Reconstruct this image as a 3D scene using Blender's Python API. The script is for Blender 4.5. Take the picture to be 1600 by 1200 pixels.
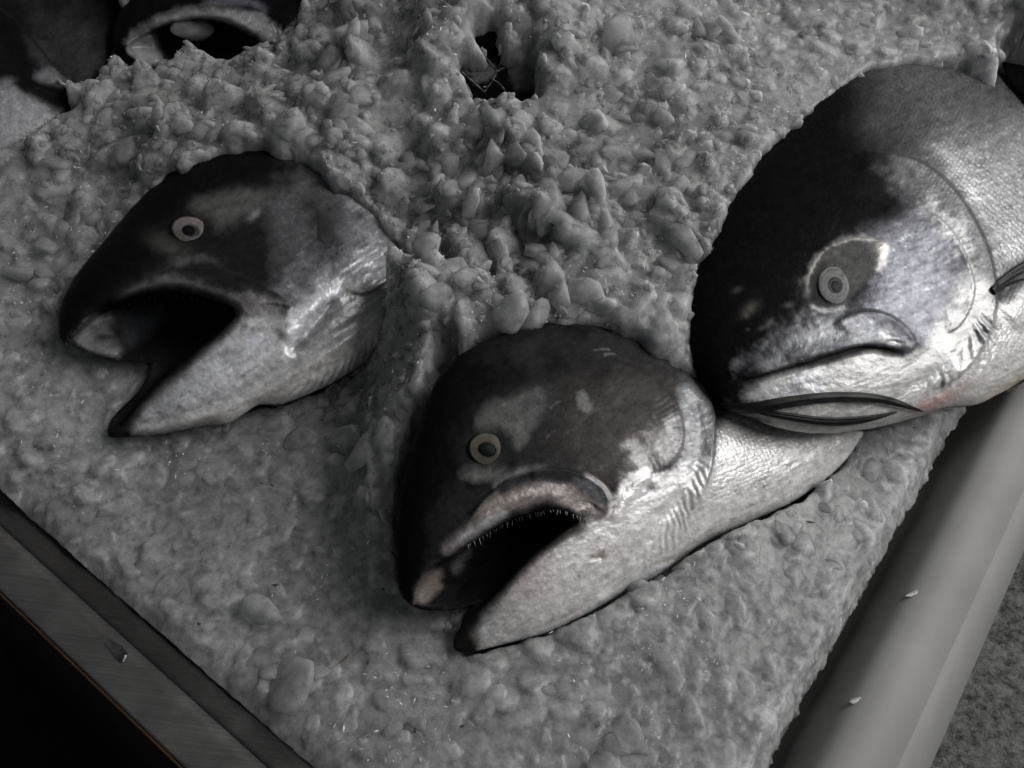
import bpy, math, random
import numpy as np

# ------------------------------------------------------------------ clear
for o in list(bpy.data.objects):
    bpy.data.objects.remove(o)
sc = bpy.context.scene
COL = sc.collection
rng = np.random.default_rng(7)
random.seed(7)

# ------------------------------------------------------------------ camera
TILT = math.radians(42.5)
FPX = 1400.0                      # focal length in pixels of a 1600 px wide frame
CAM = np.array([0.0, -0.6 * math.sin(TILT), 0.6 * math.cos(TILT)])
cd = bpy.data.cameras.new("camera")
cam = bpy.data.objects.new("camera", cd)
COL.objects.link(cam)
cam.location = CAM
cam.rotation_euler = (TILT, 0, 0)
cd.sensor_width = 36.0
cd.lens = 36.0 * FPX / 1600.0
cd.clip_start = 0.01
cd.clip_end = 100
sc.camera = cam

# ------------------------------------------------------------------ world, lamps, exposure
w = bpy.data.worlds.new("World")
sc.world = w
w.use_nodes = True
bg = w.node_tree.nodes["Background"]
bg.inputs[0].default_value = (0.95, 0.98, 1.0, 1)
bg.inputs[1].default_value = 0.105


def area_lamp(name, loc, target, size, power, color):
    ld = bpy.data.lights.new(name, 'AREA')
    ld.shape = 'DISK'
    ld.size = size
    ld.energy = power
    ld.color = color
    o = bpy.data.objects.new(name, ld)
    COL.objects.link(o)
    o.location = loc
    d = np.array(target) - np.array(loc)
    import mathutils
    o.rotation_euler = mathutils.Vector(d).to_track_quat('-Z', 'Y').to_euler()
    return o


area_lamp("market_lamp", (1.35, -0.05, 1.25), (0.02, 0.05, 0.0), 1.4, 42.0, (1.0, 0.985, 0.97))
area_lamp("warm_lamp", (-1.0, 2.3, 1.1), (0.2, 0.1, 0.05), 0.08, 0.5, (1.0, 0.62, 0.25))

sc.view_settings.view_transform = 'Standard'
sc.view_settings.look = 'None'
sc.view_settings.exposure = 0.0
sc.view_settings.gamma = 1.0
sc.render.engine = 'CYCLES'
sc.cycles.use_denoising = True
sc.cycles.use_adaptive_sampling = True
sc.cycles.adaptive_threshold = 0.03
sc.cycles.adaptive_min_samples = 16
sc.cycles.max_bounces = 6
sc.cycles.diffuse_bounces = 3
sc.cycles.glossy_bounces = 2
sc.cycles.transmission_bounces = 4
sc.cycles.transparent_max_bounces = 10
sc.cycles.caustics_refractive = False
sc.cycles.caustics_reflective = False

# ------------------------------------------------------------------ pixel <-> world
CT, ST = math.cos(TILT), math.sin(TILT)


def rays(px, py):
    dx = (np.asarray(px, float) - 800) / FPX
    dy = -(np.asarray(py, float) - 600) / FPX
    return np.stack([dx, dy * CT + ST, dy * ST - CT], -1)


def unproject(px, py, z):
    r = rays(px, py)
    t = (np.asarray(z, float) - CAM[2]) / r[..., 2]
    return CAM + r * t[..., None]


def project(P):
    q = P - CAM
    yc = q[..., 1] * CT + q[..., 2] * ST
    zc = -q[..., 1] * ST + q[..., 2] * CT
    d = -zc
    return 800 + FPX * q[..., 0] / d, 600 - FPX * yc / d, d


# ------------------------------------------------------------------ helpers: tags, meshes, noise
def tag(o, label=None, cat=None, group=None, kind=None):
    if label: o["label"] = label
    if cat: o["category"] = cat
    if group: o["group"] = group
    if kind: o["kind"] = kind
    return o


def link_mesh(name, verts, faces, mat, parent=None, smooth=True, colors=None, uv=None):
    """verts (n,3) world; faces (m,k) int array or list of such arrays"""
    me = bpy.data.meshes.new(name)
    verts = np.asarray(verts, np.float32)
    if not isinstance(faces, list):
        faces = [faces]
    faces = [np.asarray(f, np.int32) for f in faces if len(f)]
    loops = np.concatenate([f.ravel() for f in faces])
    sizes = np.concatenate([np.full(len(f), f.shape[1], np.int32) for f in faces])
    starts = np.concatenate([[0], np.cumsum(sizes)[:-1]]).astype(np.int32)
    me.vertices.add(len(verts))
    me.vertices.foreach_set("co", verts.ravel())
    me.loops.add(len(loops))
    me.loops.foreach_set("vertex_index", loops)
    me.polygons.add(len(sizes))
    me.polygons.foreach_set("loop_start", starts)
    me.polygons.foreach_set("loop_total", sizes)
    me.polygons.foreach_set("use_smooth", np.full(len(sizes), smooth))
    me.update(calc_edges=True)
    if colors:
        for cname, arr in colors.items():
            a = me.color_attributes.new(cname, 'FLOAT_COLOR', 'POINT')
            a.data.foreach_set("color", np.asarray(arr, np.float32).ravel())
    if uv is not None:
        l = me.uv_layers.new(name="UVMap")
        l.data.foreach_set("uv", np.asarray(uv, np.float32)[loops].ravel())
    me.validate()
    if mat: me.materials.append(mat)
    o = bpy.data.objects.new(name, me)
    COL.objects.link(o)
    if parent is not None:
        o.parent = parent
        o.matrix_parent_inverse = parent.matrix_world.inverted()
    return o


def empty(name, loc):
    o = bpy.data.objects.new(name, None)
    COL.objects.link(o)
    o.location = loc
    o.empty_display_size = 0.02
    bpy.context.view_layer.update()
    return o


_tabs = [np.random.default_rng(100 + i).random((256, 256)).astype(np.float32) for i in range(8)]


def vnoise(x, y, seed=0):
    t = _tabs[seed % 8]
    x = x + 37.1 * seed + 1000
    y = y + 11.7 * seed + 1000
    xi = np.floor(x).astype(np.int64)
    yi = np.floor(y).astype(np.int64)
    fx = (x - xi).astype(np.float32)
    fy = (y - yi).astype(np.float32)
    fx = fx * fx * (3 - 2 * fx)
    fy = fy * fy * (3 - 2 * fy)
    a = t[xi & 255, yi & 255]
    b = t[(xi + 1) & 255, yi & 255]
    c = t[xi & 255, (yi + 1) & 255]
    d = t[(xi + 1) & 255, (yi + 1) & 255]
    return (a + (b - a) * fx) * (1 - fy) + (c + (d - c) * fx) * fy


def fbm(x, y, oct=4, seed=0):
    s = 0
    amp = 0.5
    for i in range(oct):
        s = s + amp * (vnoise(x * 2 ** i, y * 2 ** i, seed + i) - 0.5)
        amp *= 0.55
    return s * 2           # roughly -1..1


def sstep(e0, e1, x):
    t = np.clip((x - e0) / (e1 - e0), 0, 1)
    return t * t * (3 - 2 * t)


def curve(pts, closed=False, n=5):
    p = np.array(pts, float)
    m = len(p)
    out = []
    rngi = range(m) if closed else range(m - 1)
    for i in rngi:
        if closed:
            p0, p1, p2, p3 = p[(i - 1) % m], p[i], p[(i + 1) % m], p[(i + 2) % m]
        else:
            p0, p1, p2, p3 = p[max(i - 1, 0)], p[i], p[i + 1], p[min(i + 2, m - 1)]
        for k in range(n):
            t = k / n
            out.append(0.5 * (2 * p1 + (p2 - p0) * t + (2 * p0 - 5 * p1 + 4 * p2 - p3) * t * t
                              + (3 * p1 - p0 - 3 * p2 + p3) * t ** 3))
    if not closed:
        out.append(p[-1])
    return np.array(out)


def sdf_poly(X, Y, poly):
    X = X.astype(np.float32)
    Y = Y.astype(np.float32)
    d2 = np.full(X.shape, 1e12, np.float32)
    ins = np.zeros(X.shape, bool)
    m = len(poly)
    for i in range(m):
        ax, ay = poly[i]
        bx, by = poly[(i + 1) % m]
        ex, ey = bx - ax, by - ay
        L = ex * ex + ey * ey
        if L < 1e-9:
            continue
        wx, wy = X - np.float32(ax), Y - np.float32(ay)
        t = np.clip((wx * ex + wy * ey) / L, 0, 1)
        dx, dy = wx - ex * t, wy - ey * t
        np.minimum(d2, dx * dx + dy * dy, out=d2)
        if ay != by:
            c = ((Y >= ay) != (Y >= by)) & (wx < ex * wy / ey)
            ins ^= c
    d = np.sqrt(d2)
    return np.where(ins, -d, d)


def dist_line(X, Y, pts):
    """distance, parameter 0..1 along, signed side (positive = to the right of travel in picture, y down)"""
    best = np.full(X.shape, 1e12, np.float32)
    tt = np.zeros(X.shape, np.float32)
    sd = np.zeros(X.shape, np.float32)
    seg = np.hypot(*(pts[1:] - pts[:-1]).T)
    cum = np.concatenate([[0], np.cumsum(seg)])
    tot = cum[-1]
    for i in range(len(pts) - 1):
        ax, ay = pts[i]
        ex, ey = pts[i + 1] - pts[i]
        L = ex * ex + ey * ey
        if L < 1e-9:
            continue
        wx, wy = X - ax, Y - ay
        t = np.clip((wx * ex + wy * ey) / L, 0, 1)
        dx, dy = wx - ex * t, wy - ey * t
        d2 = dx * dx + dy * dy
        m = d2 < best
        best = np.where(m, d2, best)
        tt = np.where(m, (cum[i] + t * seg[i]) / tot, tt)
        sd = np.where(m, np.sign(ex * wy - ey * wx), sd)
    return np.sqrt(best), tt, sd


# ------------------------------------------------------------------ materials
def nodes_of(name):
    m = bpy.data.materials.new(name)
    m.use_nodes = True
    nt = m.node_tree
    return m, nt, nt.nodes["Principled BSDF"]


def N(nt, kind, **kw):
    n = nt.nodes.new(kind)
    for k, v in kw.items():
        setattr(n, k, v)
    return n


def mat_fish(name, scale_size=8.0, sx=1.0, sy=1.0, rot=0.0, bump=0.5):
    m, nt, p = nodes_of(name)
    L = nt.links
    pig = N(nt, 'ShaderNodeVertexColor', layer_name="pigment")
    sur = N(nt, 'ShaderNodeVertexColor', layer_name="surface")
    sep = N(nt, 'ShaderNodeSeparateColor')
    L.new(sur.outputs['Color'], sep.inputs[0])
    uv = N(nt, 'ShaderNodeUVMap')
    # fine mottling of the pigment
    no = N(nt, 'ShaderNodeTexNoise')
    no.inputs['Scale'].default_value = 0.09
    no.inputs['Detail'].default_value = 7
    no.inputs['Roughness'].default_value = 0.72
    L.new(uv.outputs[0], no.inputs['Vector'])
    mr = N(nt, 'ShaderNodeMapRange')
    mr.inputs[1].default_value = 0.3
    mr.inputs[2].default_value = 0.7
    mr.inputs[3].default_value = 0.72
    mr.inputs[4].default_value = 1.25
    L.new(no.outputs[0], mr.inputs[0])
    mul = N(nt, 'ShaderNodeMix', data_type='RGBA', blend_type='MULTIPLY')
    mul.inputs[0].default_value = 1.0
    L.new(pig.outputs['Color'], mul.inputs[6])
    L.new(mr.outputs[0], mul.inputs[7])
    # scales
    mp = N(nt, 'ShaderNodeMapping')
    mp.inputs['Rotation'].default_value = (0, 0, rot)
    mp.inputs['Scale'].default_value = (sx / scale_size, sy / scale_size, 1)
    L.new(uv.outputs[0], mp.inputs[0])
    vo = N(nt, 'ShaderNodeTexVoronoi')
    vo.inputs['Scale'].default_value = 1.0
    vo.inputs['Randomness'].default_value = 0.45
    L.new(mp.outputs[0], vo.inputs['Vector'])
    sc_c = N(nt, 'ShaderNodeMapRange')
    sc_c.inputs[1].default_value = 0.1
    sc_c.inputs[2].default_value = 0.75
    sc_c.inputs[3].default_value = 1.1
    sc_c.inputs[4].default_value = 0.9
    L.new(vo.outputs['Distance'], sc_c.inputs[0])
    one = N(nt, 'ShaderNodeMix', data_type='FLOAT')
    L.new(sep.outputs[1], one.inputs[0])
    one.inputs[2].default_value = 1.0
    L.new(sc_c.outputs[0], one.inputs[3])
    mul2 = N(nt, 'ShaderNodeMix', data_type='RGBA', blend_type='MULTIPLY')
    mul2.inputs[0].default_value = 1.0
    L.new(mul.outputs[2], mul2.inputs[6])
    L.new(one.outputs[0], mul2.inputs[7])
    L.new(mul2.outputs[2], p.inputs['Base Color'])
    # silver sheen
    mm = N(nt, 'ShaderNodeMath', operation='MULTIPLY')
    mm.inputs[1].default_value = 0.6
    L.new(sep.outputs[0], mm.inputs[0])
    L.new(mm.outputs[0], p.inputs['Metallic'])
    # roughness
    n2 = N(nt, 'ShaderNodeTexNoise')
    n2.inputs['Scale'].default_value = 0.05
    n2.inputs['Detail'].default_value = 5
    L.new(uv.outputs[0], n2.inputs['Vector'])
    rr = N(nt, 'ShaderNodeMapRange')
    rr.inputs[1].default_value = 0.3
    rr.inputs[2].default_value = 0.7
    rr.inputs[3].default_value = 0.22
    rr.inputs[4].default_value = 0.46
    L.new(n2.outputs[0], rr.inputs[0])
    L.new(rr.outputs[0], p.inputs['Roughness'])
    gl = N(nt, 'ShaderNodeMapRange')
    gl.inputs[1].default_value = 0.0
    gl.inputs[2].default_value = 1.0
    gl.inputs[3].default_value = 0.015
    gl.inputs[4].default_value = 0.8
    L.new(sep.outputs[2], gl.inputs[0])
    L.new(gl.outputs[0], p.inputs['Specular IOR Level'])
    cw = N(nt, 'ShaderNodeMath', operation='MULTIPLY')
    cw.inputs[1].default_value = 0.32
    L.new(sep.outputs[2], cw.inputs[0])
    L.new(cw.outputs[0], p.inputs['Coat Weight'])
    p.inputs['Coat Roughness'].default_value = 0.14
    p.inputs['Subsurface Weight'].default_value = 0.12
    p.inputs['Subsurface Radius'].default_value = (0.006, 0.004, 0.003)
    p.inputs['Subsurface Scale'].default_value = 0.6
    # relief: fine skin grain + scales where the surface map asks for them
    n3 = N(nt, 'ShaderNodeTexNoise')
    n3.inputs['Scale'].default_value = 0.11
    n3.inputs['Detail'].default_value = 4
    n3.inputs['Roughness'].default_value = 0.65
    L.new(uv.outputs[0], n3.inputs['Vector'])
    b1 = N(nt, 'ShaderNodeBump')
    b1.inputs['Strength'].default_value = 0.5 * bump
    b1.inputs['Distance'].default_value = 0.0022
    L.new(n3.outputs[0], b1.inputs['Height'])
    inv = N(nt, 'ShaderNodeMath', operation='MULTIPLY')
    L.new(vo.outputs['Distance'], inv.inputs[0])
    L.new(sep.outputs[1], inv.inputs[1])
    b2 = N(nt, 'ShaderNodeBump')
    b2.inputs['Strength'].default_value = 0.25
    b2.inputs['Distance'].default_value = 0.0012
    b2.invert = True
    L.new(inv.outputs[0], b2.inputs['Height'])
    L.new(b1.outputs[0], b2.inputs['Normal'])
    L.new(b2.outputs[0], p.inputs['Normal'])
    L.new(b2.outputs[0], p.inputs['Coat Normal'])
    return m


def mat_ice(name, base, trans, rough=0.3, sss=1.0, radius=0.012, bump=0.35, clear=0.0):
    m, nt, p = nodes_of(name)
    L = nt.links
    tc = N(nt, 'ShaderNodeNewGeometry')
    n1 = N(nt, 'ShaderNodeTexNoise')
    n1.inputs['Scale'].default_value = 130
    n1.inputs['Detail'].default_value = 6
    n1.inputs['Roughness'].default_value = 0.72
    L.new(tc.outputs['Position'], n1.inputs['Vector'])
    mr = N(nt, 'ShaderNodeMapRange')
    mr.inputs[1].default_value = 0.32
    mr.inputs[2].default_value = 0.68
    mr.inputs[3].default_value = 0.55
    mr.inputs[4].default_value = 1.42
    L.new(n1.outputs[0], mr.inputs[0])
    mul = N(nt, 'ShaderNodeMix', data_type='RGBA', blend_type='MULTIPLY')
    mul.inputs[0].default_value = 1.0
    mul.inputs[6].default_value = (*base, 1)
    L.new(mr.outputs[0], mul.inputs[7])
    L.new(mul.outputs[2], p.inputs['Base Color'])
    p.inputs['Subsurface Weight'].default_value = sss
    p.inputs['Subsurface Radius'].default_value = (radius, radius, radius * 1.05)
    p.inputs['Subsurface Scale'].default_value = 1.0
    p.inputs['Roughness'].default_value = rough
    p.inputs['IOR'].default_value = 1.31
    p.inputs['Transmission Weight'].default_value = trans
    p.inputs['Specular IOR Level'].default_value = 0.12
    n2 = N(nt, 'ShaderNodeTexNoise')
    n2.inputs['Scale'].default_value = 240
    n2.inputs['Detail'].default_value = 3
    n2.inputs['Roughness'].default_value = 0.7
    L.new(tc.outputs['Position'], n2.inputs['Vector'])
    b = N(nt, 'ShaderNodeBump')
    b.inputs['Strength'].default_value = bump
    b.inputs['Distance'].default_value = 0.002
    L.new(n2.outputs[0], b.inputs['Height'])
    L.new(b.outputs[0], p.inputs['Normal'])
    # tiny crystal facets that glint
    v = N(nt, 'ShaderNodeTexVoronoi')
    v.inputs['Scale'].default_value = 620
    L.new(tc.outputs['Position'], v.inputs['Vector'])
    b3 = N(nt, 'ShaderNodeBump')
    b3.inputs['Strength'].default_value = 0.9
    b3.inputs['Distance'].default_value = 0.0016
    L.new(v.outputs['Color'], b3.inputs['Height'])
    L.new(b3.outputs[0], p.inputs['Coat Normal'])
    p.inputs['Coat Weight'].default_value = 0.25
    p.inputs['Coat Roughness'].default_value = 0.08
    p.inputs['Coat IOR'].default_value = 1.31
    # broad cloudiness
    n4 = N(nt, 'ShaderNodeTexNoise')
    n4.inputs['Scale'].default_value = 17
    n4.inputs['Detail'].default_value = 4
    L.new(tc.outputs['Position'], n4.inputs['Vector'])
    m4 = N(nt, 'ShaderNodeMapRange')
    m4.inputs[1].default_value = 0.3
    m4.inputs[2].default_value = 0.7
    m4.inputs[3].default_value = 0.82
    m4.inputs[4].default_value = 1.15
    L.new(n4.outputs[0], m4.inputs[0])
    mx = N(nt, 'ShaderNodeMix', data_type='RGBA', blend_type='MULTIPLY')
    mx.inputs[0].default_value = 1.0
    L.new(mul.outputs[2], mx.inputs[6])
    L.new(m4.outputs[0], mx.inputs[7])
    L.new(mx.outputs[2], p.inputs['Base Color'])
    if clear:
        tr = N(nt, 'ShaderNodeBsdfTransparent')
        tr.inputs[0].default_value = (0.97, 0.975, 0.98, 1)
        ms = N(nt, 'ShaderNodeMixShader')
        ms.inputs[0].default_value = clear
        out = nt.nodes['Material Output']
        L.new(p.outputs[0], ms.inputs[1])
        L.new(tr.outputs[0], ms.inputs[2])
        L.new(ms.outputs[0], out.inputs['Surface'])
    return m


def mat_simple(name, color, rough=0.5, metal=0.0, spec=0.5, coat=0.0, noise=0.0, nscale=40.0, bump=0.0, trans=0.0):
    m, nt, p = nodes_of(name)
    L = nt.links
    p.inputs['Roughness'].default_value = rough
    p.inputs['Metallic'].default_value = metal
    p.inputs['Specular IOR Level'].default_value = spec
    p.inputs['Coat Weight'].default_value = coat
    p.inputs['Coat Roughness'].default_value = 0.08
    p.inputs['Transmission Weight'].default_value = trans
    tc = N(nt, 'ShaderNodeNewGeometry')
    n1 = N(nt, 'ShaderNodeTexNoise')
    n1.inputs['Scale'].default_value = nscale
    n1.inputs['Detail'].default_value = 6
    n1.inputs['Roughness'].default_value = 0.65
    L.new(tc.outputs['Position'], n1.inputs['Vector'])
    mr = N(nt, 'ShaderNodeMapRange')
    mr.inputs[1].default_value = 0.3
    mr.inputs[2].default_value = 0.7
    mr.inputs[3].default_value = 1 - noise
    mr.inputs[4].default_value = 1 + noise
    L.new(n1.outputs[0], mr.inputs[0])
    mul = N(nt, 'ShaderNodeMix', data_type='RGBA', blend_type='MULTIPLY')
    mul.inputs[0].default_value = 1.0
    mul.inputs[6].default_value = (*color, 1)
    L.new(mr.outputs[0], mul.inputs[7])
    L.new(mul.outputs[2], p.inputs['Base Color'])
    if bump:
        b = N(nt, 'ShaderNodeBump')
        b.inputs['Strength'].default_value = bump
        b.inputs['Distance'].default_value = 0.002
        L.new(n1.outputs[0], b.inputs['Height'])
        L.new(b.outputs[0], p.inputs['Normal'])
    return m


def mat_steel(name, color, rough, angle):
    """brushed sheet steel: fine streaks along one direction, smudges"""
    m, nt, p = nodes_of(name)
    L = nt.links
    g = N(nt, 'ShaderNodeNewGeometry')
    mp = N(nt, 'ShaderNodeMapping')
    mp.inputs['Rotation'].default_value = (0, 0, -angle)
    mp.inputs['Scale'].default_value = (6, 520, 520)
    mp.vector_type = 'TEXTURE'
    mp.inputs['Scale'].default_value = (1 / 14.0, 1 / 900.0, 1 / 900.0)
    L.new(g.outputs['Position'], mp.inputs[0])
    n1 = N(nt, 'ShaderNodeTexNoise')
    n1.inputs['Scale'].default_value = 1.0
    n1.inputs['Detail'].default_value = 4
    L.new(mp.outputs[0], n1.inputs['Vector'])
    n2 = N(nt, 'ShaderNodeTexNoise')
    n2.inputs['Scale'].default_value = 28
    n2.inputs['Detail'].default_value = 6
    n2.inputs['Roughness'].default_value = 0.7
    L.new(g.outputs['Position'], n2.inputs['Vector'])
    a = N(nt, 'ShaderNodeMapRange')
    a.inputs[1].default_value = 0.25
    a.inputs[2].default_value = 0.75
    a.inputs[3].default_value = 0.8
    a.inputs[4].default_value = 1.2
    L.new(n1.outputs[0], a.inputs[0])
    b = N(nt, 'ShaderNodeMapRange')
    b.inputs[1].default_value = 0.3
    b.inputs[2].default_value = 0.7
    b.inputs[3].default_value = 0.78
    b.inputs[4].default_value = 1.12
    L.new(n2.outputs[0], b.inputs[0])
    mm = N(nt, 'ShaderNodeMath', operation='MULTIPLY')
    L.new(a.outputs[0], mm.inputs[0])
    L.new(b.outputs[0], mm.inputs[1])
    mul = N(nt, 'ShaderNodeMix', data_type='RGBA', blend_type='MULTIPLY')
    mul.inputs[0].default_value = 1.0
    mul.inputs[6].default_value = (*color, 1)
    L.new(mm.outputs[0], mul.inputs[7])
    L.new(mul.outputs[2], p.inputs['Base Color'])
    p.inputs['Metallic'].default_value = 0.85
    rr = N(nt, 'ShaderNodeMapRange')
    rr.inputs[1].default_value = 0.3
    rr.inputs[2].default_value = 0.7
    rr.inputs[3].default_value = rough - 0.07
    rr.inputs[4].default_value = rough + 0.1
    L.new(n2.outputs[0], rr.inputs[0])
    L.new(rr.outputs[0], p.inputs['Roughness'])
    bp = N(nt, 'ShaderNodeBump')
    bp.inputs['Strength'].default_value = 0.12
    bp.inputs['Distance'].default_value = 0.0006
    L.new(n1.outputs[0], bp.inputs['Height'])
    L.new(bp.outputs[0], p.inputs['Normal'])
    return m


M_ICE = mat_ice("crushed_ice", (0.245, 0.249, 0.25), 0.12, rough=0.3, radius=0.045, bump=0.3)
M_FLAKE = mat_ice("ice_flake", (0.30, 0.304, 0.306), 0.0, rough=0.25, radius=0.030, bump=0.2, clear=0.52)
M_STEEL_L = mat_steel("brushed_steel_shaded_side", (0.30, 0.30, 0.29), 0.42, 0.0)
M_RIM = mat_simple("satin_grey_rim", (0.165, 0.165, 0.16), rough=0.55, metal=0.0, spec=0.25, noise=0.10, nscale=18)
M_EDGE = mat_simple("brown_edge", (0.10, 0.055, 0.025), rough=0.45, metal=0.6, noise=0.3)  # brown strip along the outer edge of the left rim
M_ASPHALT = mat_simple("asphalt", (0.085, 0.085, 0.08), rough=0.9, noise=0.95, nscale=62, bump=0.6)
_m = [q for q in M_ASPHALT.node_tree.nodes if q.type == 'MAP_RANGE'][0]
_m.inputs[1].default_value = 0.40
_m.inputs[2].default_value = 0.60
_n = M_ASPHALT.node_tree.nodes['Noise Texture']
_n.inputs['Detail'].default_value = 10
_n.inputs['Roughness'].default_value = 0.88
M_EYE = None

# ------------------------------------------------------------------ table geometry in world units
VP2 = np.array([2370.0, -926.0])
r2 = rays(*VP2)
E2 = np.array([r2[0], r2[1]]) / math.hypot(r2[0], r2[1])      # along the right rim, away from the camera
O2 = np.array([E2[1], -E2[0]])                                # outward, right
E1 = -O2                                                      # along the left rim, away from the camera
PR = unproject(1199, 1200, 0.0)[:2]
PL = unproject(0, 770, 0.0)[:2]
# corner = PR + s*E2 = PL + t*E1
A = np.array([[E2[0], -E1[0]], [E2[1], -E1[1]]])
s_, t_ = np.linalg.solve(A, PL - PR)
CORNER = PR + s_ * E2


def ab(P):
    q = P[..., :2] - CORNER
    return q @ E1, q @ E2


def from_ab(a, b, z):
    a = np.asarray(a, float)
    xy = CORNER + a[..., None] * E1 + np.asarray(b, float)[..., None] * E2
    return np.concatenate([xy, (np.zeros_like(a) + z)[..., None]], -1)


# ------------------------------------------------------------------ ground
gz = -0.85
g = link_mesh("ground", [(-30, -30, gz), (30, -30, gz), (30, 30, gz), (-30, 30, gz)], np.array([[0, 1, 2, 3]]), M_ASPHALT, smooth=False)
tag(g, kind="structure")

c4 = [(*(CORNER + a_ * E1 + b_ * E2), gz + .004) for a_, b_ in ((-.3, -1.6), (2.5, -1.6), (2.5, -.02), (-.3, -.02))]  # near-black sheet added over the ground in place of deep shade
shade_sheet = link_mesh("floor", c4, np.array([[0, 1, 2, 3]]), mat_simple("shade_black", (.008, .008, .008), rough=.85, spec=.1, noise=.3), smooth=False)
tag(shade_sheet, kind="structure")

# ------------------------------------------------------------------ ice tray with rims
tray = empty("ice_tray", (*(CORNER + 0.3 * E1 + 0.3 * E2), -0.06))
tag(tray, "metal display tray holding the bed of crushed ice", "tray")


def extrude(profile, along, name, mat):
    """profile: list of (offset, z); along: function (offset array, s) -> xyz.  A sheet swept along the rim"""
    ss = np.linspace(-0.06, 1.0, 60)
    pr = np.array(profile)
    n, k = len(ss), len(pr)
    V = np.zeros((n, k, 3))
    for i, s in enumerate(ss):
        V[i] = along(pr[:, 0], pr[:, 1], s)
    idx = np.arange(n * k).reshape(n, k)
    F = np.stack([idx[:-1, :-1], idx[:-1, 1:], idx[1:, 1:], idx[1:, :-1]], -1).reshape(-1, 4)
    o = link_mesh(name, V.reshape(-1, 3), F, mat, tray)
    sol = o.modifiers.new("thickness", 'SOLIDIFY')
    sol.thickness = 0.0012
    sol.offset = -1
    return o


def off_right(px, py, z):
    a, b = ab(unproject(px, py, z))
    return -float(a)


def off_left(px, py, z):
    a, b = ab(unproject(px, py, z))
    return -float(b)


wdl = off_right(1453, 869, 0.0)
wfl = off_right(1402, 1200, 0.0)
wout = off_right(1456, 1194, -0.032)
right_along = lambda o, z, s: from_ab(-o, np.zeros_like(o) + s, 0) + np.stack([0 * z, 0 * z, z], -1)
prof = [(-0.03, -0.055), (-0.012, -0.05), (-0.002, -0.040)]
RB = [(0.00, -0.038), (0.25, -0.026), (0.5, -0.0150), (0.68, -0.0085), (0.82, -0.0045), (0.93, -0.0020), (1.05, -0.0007), (1.2, 0.0)]
prof += [(wdl * q[0], q[1]) for q in RB]
prof.append((wfl, 0.0))
extrude(prof, right_along, "flange", M_RIM)
extrude([(wfl, 0.0), (wout, -0.032), (wout + 0.0005, -0.036), (wout - 0.004, -0.06)], right_along, "rolled_edge", M_RIM)
extrude([(wout - 0.004, -0.063), (wout - 0.006, -0.846)], right_along, "side_panel", M_RIM)

lin = 0.0
lout = off_left(0, 925, 0.004)
left_along = lambda o, z, s: from_ab(np.zeros_like(o) + s, -o, 0) + np.stack([0 * z, 0 * z, z], -1)
STEEL_ANG = math.atan2(E2[1], E2[0])
M_STEEL_L = mat_steel("brushed_steel", (0.18, 0.18, 0.176), 0.42, math.radians(8))
M_LIP = mat_steel("steel_dark_reflection", (0.07, 0.07, 0.069), 0.45, math.radians(8))  # darker copy of the rim steel, dark reflections painted into its colour
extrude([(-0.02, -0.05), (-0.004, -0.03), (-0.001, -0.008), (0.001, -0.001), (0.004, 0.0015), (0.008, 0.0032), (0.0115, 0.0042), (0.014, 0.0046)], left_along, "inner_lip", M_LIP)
extrude([(0.014, 0.0046), (0.02, 0.0046), (lout - 0.002, 0.0046),
         (lout - 0.0006, 0.0041)], left_along, "flange", M_STEEL_L)
extrude([(lout - 0.0004, 0.0039), (lout + 0.0003, 0.0034), (lout + 0.0003, 0.0022)], left_along, "edge_strip", M_EDGE)
M_BLACK = mat_simple("shade_black_panel", (.006, .006, .006), rough=.8, spec=.1)  # left panel near-black: deep shade put into its colour
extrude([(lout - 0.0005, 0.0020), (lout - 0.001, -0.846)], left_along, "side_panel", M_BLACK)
fl = from_ab(np.array([-0.0, -0.0, 1.0, 1.0]), np.array([0.0, 1.0, 1.0, 0.0]), -0.055)
link_mesh("floor_panel", fl, np.array([[0, 1, 2, 3]]), M_STEEL_L, tray, smooth=False)


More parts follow.
